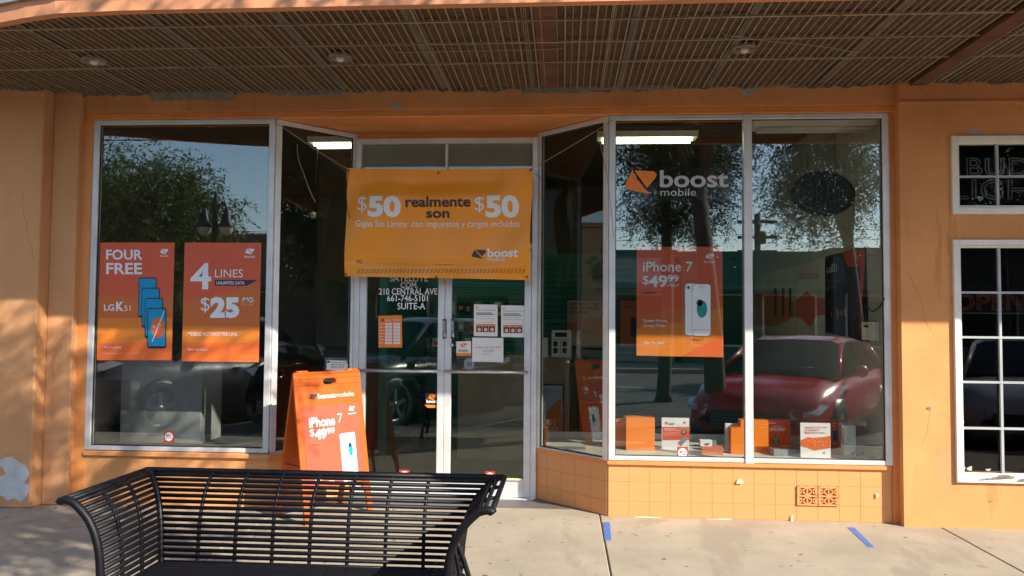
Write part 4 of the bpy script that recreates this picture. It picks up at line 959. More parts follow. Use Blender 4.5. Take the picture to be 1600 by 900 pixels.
P.rect(1301, 673, 1309, 688, M_navy); P.emblem(1311, 660, 1317, 664, M_white); P.rect(1300, 661, 1306, 662, M_peach); P.rect(1301, 665, 1305, 666, M_peach); P.rect(1301, 691, 1306, 694, M_grey); P.build('print', t)
t = thing('router', 'white upright modem with grey lid at the right end of the window', 'modem', (xat(1329, .34), .36, ZLg))
box('body', t, (xat(1319.5, .32), .32, ZLg), (xat(1338, .32), .40, zat(1330, 665, .32)), M_whitepaint, bevel=.006); box('lid', t, (xat(1321, .32), .335, zat(1330, 665, .32)), (xat(1337.5, .32), .395, zat(1330, 660, .32)), M_grey, bevel=.004)
cbl = [(xat(1333, .28), .28, ZLg+.02), (xat(1331, .27), .27, ZLg+.03), (xat(1333, .26), .26, ZLg+.045), (xat(1338, .26), .27, ZLg+.04), (xat(1339, .3), .30, ZLg+.01), (xat(1346, .4), .40, ZLg+.006), (xat(1356, .6), .60, ZLg+.006), (xat(1362, .8), .85, ZLg+.006)]
o = one('cable', None, 'tube', cbl, .006, M_black, 6); tag(o, 'black looped cable beside the white modem', 'cable')
o = box('loose_leaflet', None, (xat(873, .45), .40, ZLg), (xat(915, .45), .52, ZLg+.004), M_grey); tag(o, 'grey leaflet lying on the ledge behind the right angled pane', 'leaflet')
o = box('loose_leaflet', None, (xat(1022, .45), .50, ZLg), (xat(1036, .45), .56, ZLg+.01), M_peach); tag(o, 'pale pink packet on the ledge between the orange box and tent card', 'packet')

# ================================================================ INSIDE THE SHOP
# lit and unlit tube fittings
def fitting(label, px0, px1, py0, Y, lit, h=.09, z=None):
    a = PY(px0, py0, Y); b = PY(px1, py0, Y); z = a.z if z is None else z; t = thing('tube_fitting', label, 'ceiling light', ((a.x+b.x)/2, Y, z), 'fluorescent tube fittings inside the shop')
    mb = MB(); x0, x1 = a.x, b.x
    mb.prism([(x0, Y-.10, z-.03), (x0, Y-.12, z+.02), (x0, Y+.12, z+.02), (x0, Y+.10, z-.03)], (x1-x0, 0, 0), M_whitepaint); mb.build('housing', t)
    for dy in (-.05, .05): one('tube', t, 'tube', [(x0+.05, Y+dy, z-.045), (x1-.05, Y+dy, z-.045)], .016, M_tube if lit else M_bulb, 8)
    for xx in (x0+.1, x1-.1): one('chain', t, 'tube', [(xx, Y, z+.02), (xx, Y, ZC)], .004, M_black, 4)
    return t
fitting('lit tube fitting behind the right display window', 933, 1088, 213, 1.2, True)
fitting('lit tube fitting behind the left angled pane', 486, 640, 221, 1.25, True)
fitting('added lit tube fitting behind the banner, lighting the slat wall', 600, 770, 300, 3.5, True, z=3.3)  # added lamp, hidden by the banner, to brighten the packages on the wall
t = fitting('unlit tube fitting across the top of the rightmost shop pane', 1174, 1369, 195, .22, False)
# oval LED sign
Y = .34; fo = FY(Y)
t = thing('led_sign', 'dark oval unlit LED OPEN sign hanging in the right window', 'sign', fo.p(1288, 337))
mb = MB(); n = 40; rot = R(7)
pts = [fo.p(1287+50*math.cos(2*math.pi*k/n)*math.cos(rot)-35*math.sin(2*math.pi*k/n)*math.sin(rot)*-.2, 302+50*math.cos(2*math.pi*k/n)*math.sin(rot)*.25+35*math.sin(2*math.pi*k/n)) for k in range(n)]
mb.prism(pts, (0, .03, 0), M_black); mb.build('panel', t)
mb = MB(); M_led = mat('unlit_led', (.20, .20, .19), .3, bump=0)
def dot(px, py): p = fo.p(px, py, .001); mb.lathe(p, [(.0042, 0), (.003, .003), (0, .004)], M_led, ax=(0, -1, 0), seg=6)
for k in range(54): a = 2*math.pi*k/54; dot(1287+42*math.cos(a), 302+28*math.sin(a)+1.2*math.cos(a))
def dl(x0, y0, x1, y1, n):
    for k in range(n+1): dot(x0+(x1-x0)*k/n, y0+(y1-y0)*k/n)
for k in range(14): a = 2*math.pi*k/14; dot(1262+8*math.cos(a), 302+13*math.sin(a))
dl(1276, 315, 1276, 290, 6); dl(1279, 290, 1285, 292, 2); dl(1286, 296, 1279, 302, 2)
dl(1293, 315, 1293, 290, 6); dl(1296, 290, 1304, 290, 2); dl(1296, 302, 1303, 302, 2); dl(1296, 315, 1304, 315, 2); dl(1311, 315, 1311, 290, 6); dl(1313, 293, 1321, 312, 5); dl(1323, 315, 1323, 290, 6)
mb.build('led_dots', t)
mb = MB(); mb.tube([fo.p(1303, 186), fo.p(1306, 268)], .0035, M_black, 5); mb.tube([fo.p(1257, 186), fo.p(1262, 270)], .0035, M_black, 5); mb.build('chain', t)
o = one('sign_cable', None, 'tube', [fo.p(1332, 317), PY(1337, 350, .4), PY(1341, 400, .5), PY(1344, 470, .55), PY(1349, 480, .5)], .0035, M_black, 5); tag(o, 'dark cable dropping from the oval sign to the wall', 'cable')
o = one('pull_rod', None, 'tube', [PY(1348, 203, .4), PY(1348, 323, .4)], .0035, M_cream, 5); tag(o, 'thin pale rod hanging beside the oval sign', 'rod')
o = one('sign_cable', None, 'tube', [PY(1283, 338, .37), PY(1305, 358, .8), PY(1335, 370, 1.1), PX(1365, 390, 2.44)], .003, M_cream, 5); tag(o, 'pale slack cable under the oval sign', 'cable')
# right wall of the shop: posters
fwR = Fr((XI1-.003, 0, 0), (0, -1, 0), (-1, 0, 0))
def wposter(label, quad, m, n=.002): return poster('wall_poster', label, fwR, quad, m, 'poster', n, .004)
t = wposter('dark phone poster with red upper corner on the right inside wall', [(1290, 401), (1353, 385), (1358, 535), (1290, 519)], M_black)
P = Print(fwR, .008); P.poly([(1318, 394), (1352, 386.5), (1353.5, 400), (1346, 520), (1340, 470), (1330, 430)][::-1], mat('dim_poster_red', (.60, .08, .03), .5, bump=0)); P.up(.002); P.poly([(1324, 418), (1345, 415), (1346, 505), (1325, 500)][::-1], M_navy)
P.text('LG', (1294, 418, 1301, 426), M_white, .01); P.text('K51', (1301, 412, 1309, 425), M_white, .01); P.text('YOUR STYLE', (1295, 437, 1312, 442), M_grey); P.text('BIGGER', (1295, 446, 1307, 451), M_grey)
for k in range(9): P.rect(1300+k*3.1, 478+random.uniform(-6, 20), 1301.2+k*3.1, 500+random.uniform(-8, 12), M_cream if k % 2 else M_orange1)
P.build('print', t)
t = wposter('pale poster with red network artwork on the right inside wall', [(1244, 416), (1290, 402.5), (1290, 526), (1244, 526)], mat('offwhite_poster', (.62, .56, .44), .7, bump=0))  # warm off-white sheet
P = Print(fwR, .008); P.text('STEP UP TO THE NEW', (1248, 416, 1280, 425), M_peach, .01); P.text('UPGRADED NETWORK', (1248, 427, 1280, 436), M_redorange, .01); P.poly([(1244, 470), (1262, 455), (1276, 466), (1290, 466), (1290, 492), (1276, 494), (1268, 512), (1256, 500), (1244, 494)][::-1], M_red); P.build('print', t)
t = wposter('second pale poster with red band farther back on the right inside wall', [(1180, 430), (1243, 416.5), (1243, 524), (1180, 516)], MATS['offwhite_poster'])
P = Print(fwR, .008); P.text('THE NEW', (1207, 426, 1225, 433), M_peach, .01); P.poly([(1180, 460), (1215, 458), (1243, 472), (1243, 494), (1215, 510), (1180, 508)][::-1], M_orange1); P.up(.002)
for x in (1211, 1223, 1234): P.rect(x, 450, x+4, 494, M_dk)
P.build('print', t)
t = thing('wall_keypad', 'beige keypad box on the grey wall inside the right window', 'keypad', PX(1364, 530, XI1-.02)); Yk = PX(1356, 505, XI1).y
a = PX(1374, 503, XI1); b = PX(1355, 531, XI1); box('case', t, (XI1-.045, a.y, b.z), (XI1-.001, b.y-.0, a.z), M_whitepaint, bevel=.004); box('screen', t, (XI1-.048, a.y+.10, a.z-.045), (XI1-.044, b.y-.05, a.z-.025), M_black)
o = one('keypad_cord', None, 'tube', [PX(1352, 478, XI1-.02), PX(1364, 487, XI1-.02), PX(1374, 480, XI1-.02), PX(1382, 466, XI1-.02)], .005, M_black, 5); tag(o, 'black cord drooping on the wall above the keypad', 'cord')
# framed posters on the teal wall
fT = FY(YB-.021)
def framed(label, x0, y0, x1, y1, fr, m, name='framed_poster', bw=2):
    t = thing(name, label, 'framed poster', fr.p((x0+x1)/2, y1)); mb = MB(); mb.prism([fr.p(x0, y1), fr.p(x1, y1), fr.p(x1, y0), fr.p(x0, y0)], fr.N*.025, M_black); mb.build('frame', t)
    mb = MB(); mb.prism([fr.p(x0+bw, y1-bw, .0255), fr.p(x1-bw, y1-bw, .0255), fr.p(x1-bw, y0+bw, .0255), fr.p(x0+bw, y0+bw, .0255)], fr.N*.002, m); mb.build('sheet', t); return t, Print(fr, .03)
t, P = framed('framed STEP UP TO THE NEW UPGRADED NETWORK poster on the teal wall', 883.5, 466.5, 944.5, 543, fT, mat('cream_poster', (.52, .42, .33), .7, bump=0), bw=3)
P.text('STEP UP TO THE', (889, 473, 934, 477.5), M_dk, .02); P.text('NEW UPGRADED', (889, 479, 939, 484), M_dk, .02); P.text('NETWORK', (889, 486, 919, 490.5), M_dk, .02); P.poly([(887, 500), (894, 496), (912, 501), (941, 495), (941, 526), (925, 523), (905, 517), (887, 520)][::-1], M_orange1); P.build('print', t)
t, P = framed('framed orange poster half behind the iPhone 7 poster', 966.5, 467.5, 1000, 545, fT, M_orange1); P.text('boost', (975, 476, 993, 482), M_dk); P.rect(985, 496, 996, 526, M_navy); P.build('print', t)
# items by the counter
fC = FY(2.297)
t, P = framed('framed GO 2 GO poster leaning on the counter front', 842, 600, 881, 696, FY(2.26), mat('pale_blue_poster', (.42, .44, .50), .6, bump=0))
P.poly([(844, 648), (853, 642), (878, 620), (878, 693), (844, 693)][::-1], M_orange1); P.up(.002); P.text('ZONE', (846, 607, 860, 614), M_grey, .01); P.emblem(865, 608, 873, 613, M_brandor); P.rect(845, 628, 853, 668, M_white); P.text('YO2', (848, 656, 868, 664), M_cream, .02); P.text('GO', (853, 666, 871, 674), M_cream, .02); P.build('print', t)
t = thing('counter_display', 'white box-shaped accessory display with dark windows standing on the counter', 'display stand', PY(879, 557, 2.45)); Y = 2.40
a, b = PY(862, 516, Y), PY(893, 556, Y); box('case', t, (a.x, Y, CZ), (b.x, Y+.16, a.z), M_paper, bevel=.004)
P = Print(FY(Y), .002); P.rect(867, 519.5, 886, 526.5, M_black); P.rect(861.5, 530.5, 893, 531.3, M_grey); P.rect(875.3, 531, 876.3, 555, M_grey)
for cx in (868, 882.5):
    for y0 in (533, 543.5): P.rrect(cx-3.6, y0, cx+3.2, y0+8.5, 2, M_black)
P.build('print', t)
t = bxthing('small_package', 'small white package at the left end of the counter display', 'box', PY(846, 540, 2.4).x, PY(856, 540, 2.4).x, 2.4, 2.5, CZ, PY(850, 528, 2.4).z, M_paper)
fF = framed('dark framed orange picture low on the teal wall by the angled pane', 902, 624, 942, 676, FY(3.2), M_orange1); P = fF[1]; P.disc(927, 637, 8, 7, M_black); P.disc(927, 660, 8, 7, M_black); P.build('print', fF[0])
# accessories on the slatwall
ORD = 'first second third fourth fifth sixth seventh eighth ninth tenth eleventh twelfth thirteenth fourteenth fifteenth sixteenth seventeenth eighteenth nineteenth twentieth twenty-first twenty-second twenty-third twenty-fourth'.split()
rngp = random.Random(3); kinds = [M_paper, M_black, M_orange1, M_grey, M_whitepaint, M_navy]
pk = {}; npk = 0
pmats = [mat('pack_dim_white', (.72, .70, .66), .6, bump=0), M_black, mat('pack_rust', (.60, .16, .05), .6, bump=0), mat('pack_grey', (.34, .35, .36), .6, bump=0), M_navy]
Yp = YB-.06
desc = ['pale', 'black', 'rust-red', 'grey', 'navy']
rows = [(472, 21, 584, 832, 13.5), (502, 20, 640, 830, 15.5), (528, 19, 585, 740, 15.5), (556, 22, 588, 690, 17)]
for ri, (ry, hh, x0, x1, st) in enumerate(rows):
    x = x0; ci = 0
    while x < x1:
        k = rngp.choice(range(5)); wv = rngp.uniform(8, 11.5); hv = hh*rngp.uniform(.72, 1.0)
        if not (ri == 1 and 688 < x < 712):
            a = PY(x, ry, Yp); sc_w = PY(x+wv, ry, Yp).x-a.x; zz = PY(x, ry, Yp).z-PY(x, ry+hv, Yp).z
            key = (k, round(sc_w, 2)); 
            mb = MB(); mb.box((0, 0, -zz), (sc_w, .035, 0), pmats[k]); mb.box((sc_w*.2, -.006, -zz*.75), (sc_w*.8, 0, -zz*.35), pmats[(k+2) % 5])
            o = mb.build('accessory_package'); o.location = (a.x, Yp, a.z)
            tag(o, '%s phone accessory, %s from the left in the %s row on the teal wall' % (desc[k], ORD[ci], ('top', 'second', 'third', 'bottom')[ri]), 'package', 'phone accessories hanging on the teal slat wall')
        x += st+rngp.uniform(-2, 3); ci += 1
t = thing('low_table', 'dark low table behind the left door', 'table', (-1.2, 3.2, 0)); box('top', t, (-1.7, 2.9, .60), (-.9, 3.4, .64), M_black)
for a_, b_ in ((-1.66, 2.94), (-.94, 2.94), (-1.66, 3.36), (-.94, 3.36)): box('leg', t, (a_-.02, b_-.02, .005), (a_+.02, b_+.02, .60), M_black)
o = one('hanging_lamp_socket', None, 'lathe', PY(489, 341, 1.2), [(0, 0), (.022, .0), (.028, .02), (.028, .05), (.014, .06), (0, .062)], M_cream); tag(o, 'small pale socket hanging in the dark behind the left angled pane', 'socket')
o = one('socket_cord', None, 'tube', [PY(489, 333, 1.2), (PY(489, 333, 1.2).x+.05, 1.2, ZC)], .004, M_black, 5); tag(o, 'cord holding the small pale socket', 'cord')
# neon signs in the bar windows
fn = FY(.06)
t = thing('neon_sign', 'unlit BUD LIGHT outline neon in the small upper window', 'neon sign', fn.p(1560, 330))
def outline(txt, bx, r_, m, fr, bold=.0, nm='tube'):
    """the outline of each letter as a glass tube"""
    c = bpy.data.curves.new('t', 'FONT'); c.body = txt; c.size = 1; c.offset = bold; c.resolution_u = 3; c.fill_mode = 'NONE'; c.space_character = 1.06
    o = bpy.data.objects.new('t', c); col.objects.link(o); bpy.context.view_layer.update()
    me = bpy.data.meshes.new_from_object(o.evaluated_get(bpy.context.evaluated_depsgraph_get()))
    V = [v.co.copy() for v in me.vertices]; E = [tuple(e.vertices) for e in me.edges]; bpy.data.objects.remove(o); bpy.data.curves.remove(c); bpy.data.meshes.remove(me)
    nb_ = {}
    for a, b in E: nb_.setdefault(a, []).append(b); nb_.setdefault(b, []).append(a)
    x0 = min(v.x for v in V); x1 = max(v.x for v in V); y0 = min(v.y for v in V); y1 = max(v.y for v in V); seen = set(); mb = MB()
    for s in nb_:
        if s in seen: continue
        loop = [s]; seen.add(s); cur = s
        while True:
            nx = [k for k in nb_[cur] if k not in seen]
            if not nx: break
            cur = nx[0]; seen.add(cur); loop.append(cur)
        pts = [fr.p(bx[0]+(bx[2]-bx[0])*(V[k].x-x0)/(x1-x0), bx[3]+(bx[1]-bx[3])*(V[k].y-y0)/(y1-y0)) for k in loop+[loop[0]]]
        mb.tube(pts, r_, m, 5, cap=False)
    return mb
outline('BUD', (1511, 247, 1608, 275), .0048, M_neon, fn, .05).build('tube_lettering', t); outline('LIGHT', (1491, 281, 1644, 311), .0055, M_neon, fn, .05).build('tube_lettering', t)
one('bracket', t, 'box', fn.p(1488, 244, -.05), fn.p(1650, 316, -.03), M_blackin)
t = thing('neon_sign', 'faint red unlit OPEN neon in the tall grid window', 'neon sign', fn.p(1545, 490)); outline('OPEN', (1490, 459, 1600, 485), .008, M_neonred, fn, 0).build('tube_lettering', t)
one('transformer', t, 'box', fn.p(1488, 455, -.06), fn.p(1605, 490, -.04), M_blackin)
one('support_bar', t, 'tube', [fn.p(1488, 489), fn.p(1610, 490)], .005, mat('green_tube', (.10, .20, .18), .3, bump=0), 6)
#==PART3==
# ================================================================ THE STREET BEHIND THE CAMERA (seen in the glass)
M_tyre = mat('tyre', (.02, .02, .02), .8, bump=0); M_rim = mat('alloy_rim', (.45, .45, .46), .35, metal=.8, bump=0); M_carglass = mat('car_glass', (.012, .014, .016), .08, bump=0, var=0, spec=.16)
M_lampglass = mat('headlight_glass', (.55, .56, .58), .12, bump=0, coat=1)
def car(name, label, paint, nose, head, L=4.4, W=1.78, H=1.45, hood=.98, suv=False):
    """x forward from rear 0 to L, built then turned"""
    t = thing(name, label, 'car', (0, 0, 0), 'cars parked at an angle to the kerb')
    gc = .20; st = []
    if suv: prof_ = [(0, .95, .60), (.06, 1.05, .80), (.25, 1.08, .88), (.9, 1.08, .90), (3.0, 1.10, .90), (3.4, 1.12, .90), (3.9, 1.06, .87), (4.25, .98, .80), (4.4, .80, .66)]
    else: prof_ = [(0, .80, .55), (.05, .98, .78), (.3, 1.0, .86), (.9, .95, .89), (2.9, .93, .89), (3.2, .95, .89), (3.8, .86, .86), (4.2, .74, .78), (4.36, .60, .66), (4.4, .50, .6)]
    k = L/4.4; mb = MB(); vs = []; sec = 13
    for (x, zt, hw) in prof_:
        hw *= W/1.78; x *= k
        z0 = gc if .05 < x < L-.05 else gc+.12
        half = [(0, z0), (hw*.80, z0), (hw*.97, z0+.08), (hw*1.0, z0+(zt-z0)*.45), (hw*.985, z0+(zt-z0)*.70), (hw*.90, zt-.035), (hw*.6, zt+.0), (0, zt+.02)]
        ring = half+[(-a, b) for a, b in reversed(half[1:-1])]
        vs += [(x, a, b) for a, b in ring]; n = len(ring)
    fs = [(i*n+j, i*n+(j+1) % n, (i+1)*n+(j+1) % n, (i+1)*n+j) for i in range(len(prof_)-1) for j in range(n)]+[tuple(range(n)), tuple((len(prof_)-1)*n+j for j in range(n))[::-1]]
    mb.add(vs, [f[::-1] for f in fs], paint, True); body = mb.build('body', None)
    parts = [body]
    zb = prof_[3][1]-.01
    if suv: gh = [(.10, zb, .84), (.22, H-.07, .70), (.5, H, .70), (2.1, H+.01, .71), (2.55, H-.06, .69), (3.30, zb+.03, .80)]
    else: gh = [(.15, zb, .76), (.75, H-.08, .62), (1.2, H-.01, .64), (2.0, H, .65), (2.35, H-.05, .63), (3.25, zb+.02, .76)]
    mb = MB(); vs = []
    for (x, zt, hw) in gh: 
        hw *= W/1.78; hb = hw+.12*min(1, (zt-zb)*2)
        vs += [(x*k, -hb, zb), (x*k, -hw, zt-.05), (x*k, -hw*.8, zt), (x*k, 0, zt+.015), (x*k, hw*.8, zt), (x*k, hw, zt-.05), (x*k, hb, zb)]
    n = 7; fs = [(i*n+j, (i+1)*n+j, (i+1)*n+j+1, i*n+j+1) for i in range(len(gh)-1) for j in range(n-1)]
    mb.add(vs, fs, M_carglass, False); parts.append(mb.build('window_glass', None))
    mb = MB(); vs = []      # roof skin and pillars
    rr_ = gh[1:-1]
    for (x, zt, hw) in rr_:
        hw *= W/1.78; vs += [(x*k, -hw-.006, zt-.055), (x*k, -hw*.8, zt+.008), (x*k, 0, zt+.024), (x*k, hw*.8, zt+.008), (x*k, hw+.006, zt-.055)]
    mb.add(vs, [(i*5+j, (i+1)*5+j, (i+1)*5+j+1, i*5+j+1) for i in range(len(rr_)-1) for j in range(4)], paint, True); parts.append(mb.build('roof', None))
    mb = MB()
    for s in (-1, 1):
        hwf, hwr = gh[-1][2]*W/1.78, gh[0][2]*W/1.78
        a = gh[-2]; mb.tube([(a[0]*k, s*(a[2]*W/1.78), a[1]-.04), (gh[-1][0]*k, s*(hwf+.02), gh[-1][1]-.03)], .035, paint, 6)
        mb.tube([(gh[1][0]*k, s*(gh[1][2]*W/1.78+.01), gh[1][1]-.05), (gh[0][0]*k+.1, s*(hwr+.05), zb)], .06, paint, 6)
        mb.bar((1.75*k, s*(gh[3][2]*W/1.78+.005), H-.07), (1.70*k, s*(gh[3][2]*W/1.78+.12), zb), .03, .07, M_black)
    parts.append(mb.build('pillars', None))
    wr = .33 if not suv else .37
    for x in (.78*k, 3.55*k):
        for s in (-1, 1):
            y = s*(W/2-.09); mb = MB(); mb.lathe((x, s*(W/2-.03), wr+.0), [(wr+.055, -.16), (wr+.055, .032), (wr-.02, .034)], M_black, ax=(0, s, 0), seg=20); parts.append(mb.build('wheel_arch', None))
            mb = MB(); mb.lathe((x, y, wr), [(wr*.62, -.10), (wr*.96, -.10), (wr, -.06), (wr, .07), (wr*.95, .105), (wr*.68, .11), (wr*.66, .07), (wr*.66, -.09)], M_tyre, ax=(0, s, 0), seg=28); ty = mb.build('wheel', None)
            mb = MB(); mb.lathe((x, y, wr), [(0, .09), (.05, .10), (.06, .07)], M_rim, ax=(0, s, 0), seg=12); mb.lathe((x, y, wr), [(wr*.58, .07), (wr*.67, .105), (wr*.67, .06)], M_rim, ax=(0, s, 0), seg=28)
            for q in range(5):
                a = q*2*math.pi/5+.3; mb.bar((x, y+s*.08, wr), (x+math.cos(a)*wr*.64, y+s*.08, wr+math.sin(a)*wr*.64), .06, .03, M_rim, up=(0, 1, 0))
            mb.lathe((x, y, wr), [(0, .02), (wr*.6, .02)], M_black, ax=(0, s, 0), seg=20)
            rm_ = mb.build('rim', None); rm_.parent = ty; parts.append(ty)
    for s in (-1, 1):
        zf = prof_[-2][1]; mb = MB(); mb.add([(L-.08, s*.50, zf-.02), (L-.02, s*.52, zf-.12), (L-.16, s*.80*W/1.78, zf-.04), (L-.42, s*.845*W/1.78, zf+.05), (L-.36, s*.70, zf+.085), (L-.10, s*.52, zf+.0)], [(0, 1, 2), (0, 2, 5), (5, 2, 4), (4, 2, 3)], M_lampglass); 
        o = mb.build('headlight', None); o.location = (.035, s*.01, .01); parts.append(o)
        mb = MB(); mb.lathe((L*.655, s*(W/2+.10), zb+.09), [(0, -.06), (.06, -.05), (.085, 0), (.06, .05), (0, .06)], paint, ax=(1, 0, .1), seg=12); mb.tube([(L*.655, s*(W/2-.08), zb+.03), (L*.655, s*(W/2+.08), zb+.07)], .02, paint, 6); parts.append(mb.build('side_mirror', None))
        mb = MB(); mb.box((-.012, s*.55, .72), (.03, s*.80, .88), M_bayred); parts.append(mb.build('tail_light', None))
        for x in (1.75, 2.75): mb = MB(); mb.bar((x*k-.5, s*(W/2+.004), zb-.18), (x*k-.35, s*(W/2+.004), zb-.18), .015, .025, paint); parts.append(mb.build('door_handle', None))
    mb = MB(); mb.box((L-.10, -.46, .36), (L+.015, .46, .55), M_black); 
    for q in range(4): mb.box((L+.014, -.44, .385+q*.042), (L+.02, .44, .392+q*.042), M_rim)
    parts.append(mb.build('grille', None, bevel=.01))
    mb = MB(); mb.tube([(L*.74, .2, zb+.06), (L*.70, -.45, zb+.12)], .01, M_black, 5); mb.tube([(L*.74, -.35, zb+.06), (L*.69, .1, zb+.13)], .01, M_black, 5); parts.append(mb.build('wiper', None))
    for p in parts: p.parent = t
    ang = math.atan2(head[1], head[0]); t.rotation_euler = (0, 0, ang)
    hl = math.hypot(*head); t.location = (nose[0]-head[0]/hl*L, nose[1]-head[1]/hl*L, -.145)
    return t
HD = (-.45, .89)
P_red = mat('red_car_paint', (.50, .006, .014), .22, metal=.0, var=.05, bump=0, coat=.35); P_black = mat('black_car_paint', (.012, .012, .014), .2, bump=0, coat=1); P_silver = mat('silver_car_paint', (.13, .13, .14), .28, metal=.3, bump=0, coat=1); P_white = mat('white_car_paint', (.72, .72, .70), .3, bump=0, coat=1)
car('parked_car', 'dark red hatchback reflected in the right display window', P_red, (2.25, -3.55), (-.52, .85), L=4.5, W=1.84)
car('parked_car', 'black sport utility car reflected left of the doors', P_black, (-3.75, -3.95), HD, L=4.6, W=1.88, H=1.68, suv=True)
car('parked_car', 'grey car reflected in the left display window', P_silver, (-6.9, -4.0), HD, L=4.8, W=1.88, H=1.66, suv=True)
car('parked_car', 'white car reflected in the tall grid window', P_white, (5.75, -3.85), HD, L=4.5)
car('parked_car', 'black car reflected in the left angled pane', P_black, (9.3, -3.5), HD, L=4.7, W=1.9, H=1.72, suv=True)

def tree(name, label, base, trunk_h, lean, crown, nclump, leafn, seed, colr, dens=1.0, droop=.35, leaf=.075):
    r_ = np.random.default_rng(seed); t = thing(name, label, 'tree', base); b = Vector(base); rr2 = random.Random(seed)
    mb = MB(); top = b+Vector((lean[0], lean[1], trunk_h)); bark = MATS['bark']
    mb.tube([b, b+Vector((0, 0, .15)), b.lerp(top, .4)+Vector((.05, .03, 0)), top], [.20, .15, .125, .10], bark, 10)
    cens = []
    cc = Vector(crown[0]); rad = Vector(crown[1])
    for k in range(nclump):
        while True:
            p = r_.uniform(-1, 1, 3)
            if .12 < p.dot(p) < 1: break
        q = p*(.65+.35*r_.random()); s = Vector((cc.x+q[0]*rad.x, cc.y+q[1]*rad.y, cc.z+q[2]*rad.z)); cens.append(s)
    limbs = []
    for k in range(8):
        a = 2*math.pi*k/8+rr2.uniform(-.3, .3); e = Vector((cc.x+math.cos(a)*rad.x*.6, cc.y+math.sin(a)*rad.y*.6, cc.z+rad.z*rr2.uniform(-.1, .6))); m_ = top.lerp(e, .5)+Vector((0, 0, .35))
        mb.tube([top-Vector((0, 0, .1)), top.lerp(m_, .5)+Vector((rr2.uniform(-.1, .1), rr2.uniform(-.1, .1), .1)), m_, e], [.075, .055, .04, .018], bark, 6); limbs += [m_, e, top.lerp(e, .7)]
    mb.build('trunk', t); tw_ = MB()
    for s in cens[::2]:
        nl = min(limbs, key=lambda q: (q-s).length); mid = nl.lerp(s, .5)+Vector((0, 0, .12)); tw_.tube([nl, mid, s], [.016, .010, .004], bark, 4, cap=False)
    tw_.build('branches', t)
    # leaves: short hanging sprays around each clump
    C_ = np.array([tuple(s) for s in cens]); n = nclump*leafn
    ci = np.repeat(np.arange(nclump), leafn); sz = r_.uniform(.18, .42, nclump)[ci]
    nd = 14; nsp = n//nd; spc = C_[r_.integers(0, nclump, nsp)]+r_.normal(0, 1, (nsp, 3))*np.array([.26, .26, .20])*(.72 if seed == 1 else 1); dr = r_.normal(0, 1, (nsp, 3)); dr[:, 2] = dr[:, 2]*.4-droop*1.6; dr /= np.linalg.norm(dr, axis=1)[:, None]
    tt = np.tile(np.arange(nd), nsp)/nd; base_ = np.repeat(spc, nd, 0)+np.repeat(dr, nd, 0)*(tt*.42)[:, None]; base_[:, 2] -= tt**2*.10
    N = len(base_); side = r_.normal(0, 1, (N, 3)); dd_ = np.repeat(dr, nd, 0)*.6+side*.55; dd_ /= np.linalg.norm(dd_, axis=1)[:, None]; w_ = np.cross(dd_, r_.normal(0, 1, (N, 3))); w_ /= np.linalg.norm(w_, axis=1)[:, None]
    Lf = leaf*r_.uniform(.7, 1.3, N)[:, None]; Wf = Lf*.36
    V = np.empty((N, 4, 3)); V[:, 0] = base_; V[:, 1] = base_+dd_*Lf*.5+w_*Wf*.5; V[:, 2] = base_+dd_*Lf; V[:, 3] = base_+dd_*Lf*.5-w_*Wf*.5
    me = bpy.data.meshes.new('crown'); me.vertices.add(N*4); me.vertices.foreach_set('co', V.reshape(-1)); me.loops.add(N*4); me.loops.foreach_set('vertex_index', np.arange(N*4, dtype=np.int32)); me.polygons.add(N); me.polygons.foreach_set('loop_start', np.arange(0, N*4, 4, dtype=np.int32)); me.polygons.foreach_set('loop_total', np.full(N, 4, dtype=np.int32))
    me.materials.append(colr); me.update(calc_edges=True); me.validate()
    o = bpy.data.objects.new('crown', me); link(o, t); o.matrix_parent_inverse = Matrix.Translation(-t.location); o['kind'] = 'stuff'
    return t
mat('bark', (.10, .08, .06), .9, var=.4, vs=14, bump=.6)
LG = leafmat('leaf_green', (.05, .085, .018), (.14, .19, .045)); LD = leafmat('leaf_dark', (.02, .032, .010), (.06, .085, .02))
tree('street_tree', 'broad street tree at the kerb whose shadow dapples the left wall', (2.0, -4.15, 0), 3.3, (-.2, -.1), ((1.45, -4.6, 4.9), (1.95, 1.55, 1.4)), 66, 300, 1, LD)
tree('street_tree', 'big feathery green tree reflected in the left window', (-8.4, -9.6, 0), 2.6, (-.2, 0), ((-9.0, -9.6, 3.4), (2.35, 2.2, 1.95)), 280, 300, 2, LG, leaf=.08)
tree('street_tree', 'dense tree reflected at the upper right of the shop window', (5.7, -9.1, -.14), 3.2, (-.2, 0), ((5.0, -9.0, 4.5), (1.2, 1.2, 1.45)), 110, 330, 3, LD, leaf=.062)
tree('street_tree', 'big tree across the street reflected in the small bar window', (14.6, -20.6, 0), 4.2, (0, 0), ((14.6, -20.6, 6.6), (3.0, 2.2, 2.9)), 190, 200, 31, LD, leaf=.13)
tree('street_tree', 'tall drooping tree reflected behind the logo decal', (2.1, -10.2, -.14), 4.6, (.05, 0), ((2.45, -10.1, 4.9), (1.45, 1.3, 1.9)), 150, 330, 12, LD, leaf=.062)
for i_, (bx_, by_) in enumerate(((17.5, -4.2), (22.5, -4.4), (-16, -4.2), (-21.5, -4.3))):  # added trees that keep the bright horizon out of the angled panes
    tree('street_tree', ('added bushy tree hiding the bright horizon, second along to the right', 'added bushy tree hiding the bright horizon, third along to the right', 'added bushy tree hiding the bright horizon, second along to the left', 'added bushy tree hiding the bright horizon, third along to the left')[i_], (bx_, by_, 0), 2.4, (0, 0), ((bx_, by_-.6, 3.9), (2.4, 2.6, 2.3)), 110, 110, 20+i_, LG if i_ % 2 else LD, leaf=.16)
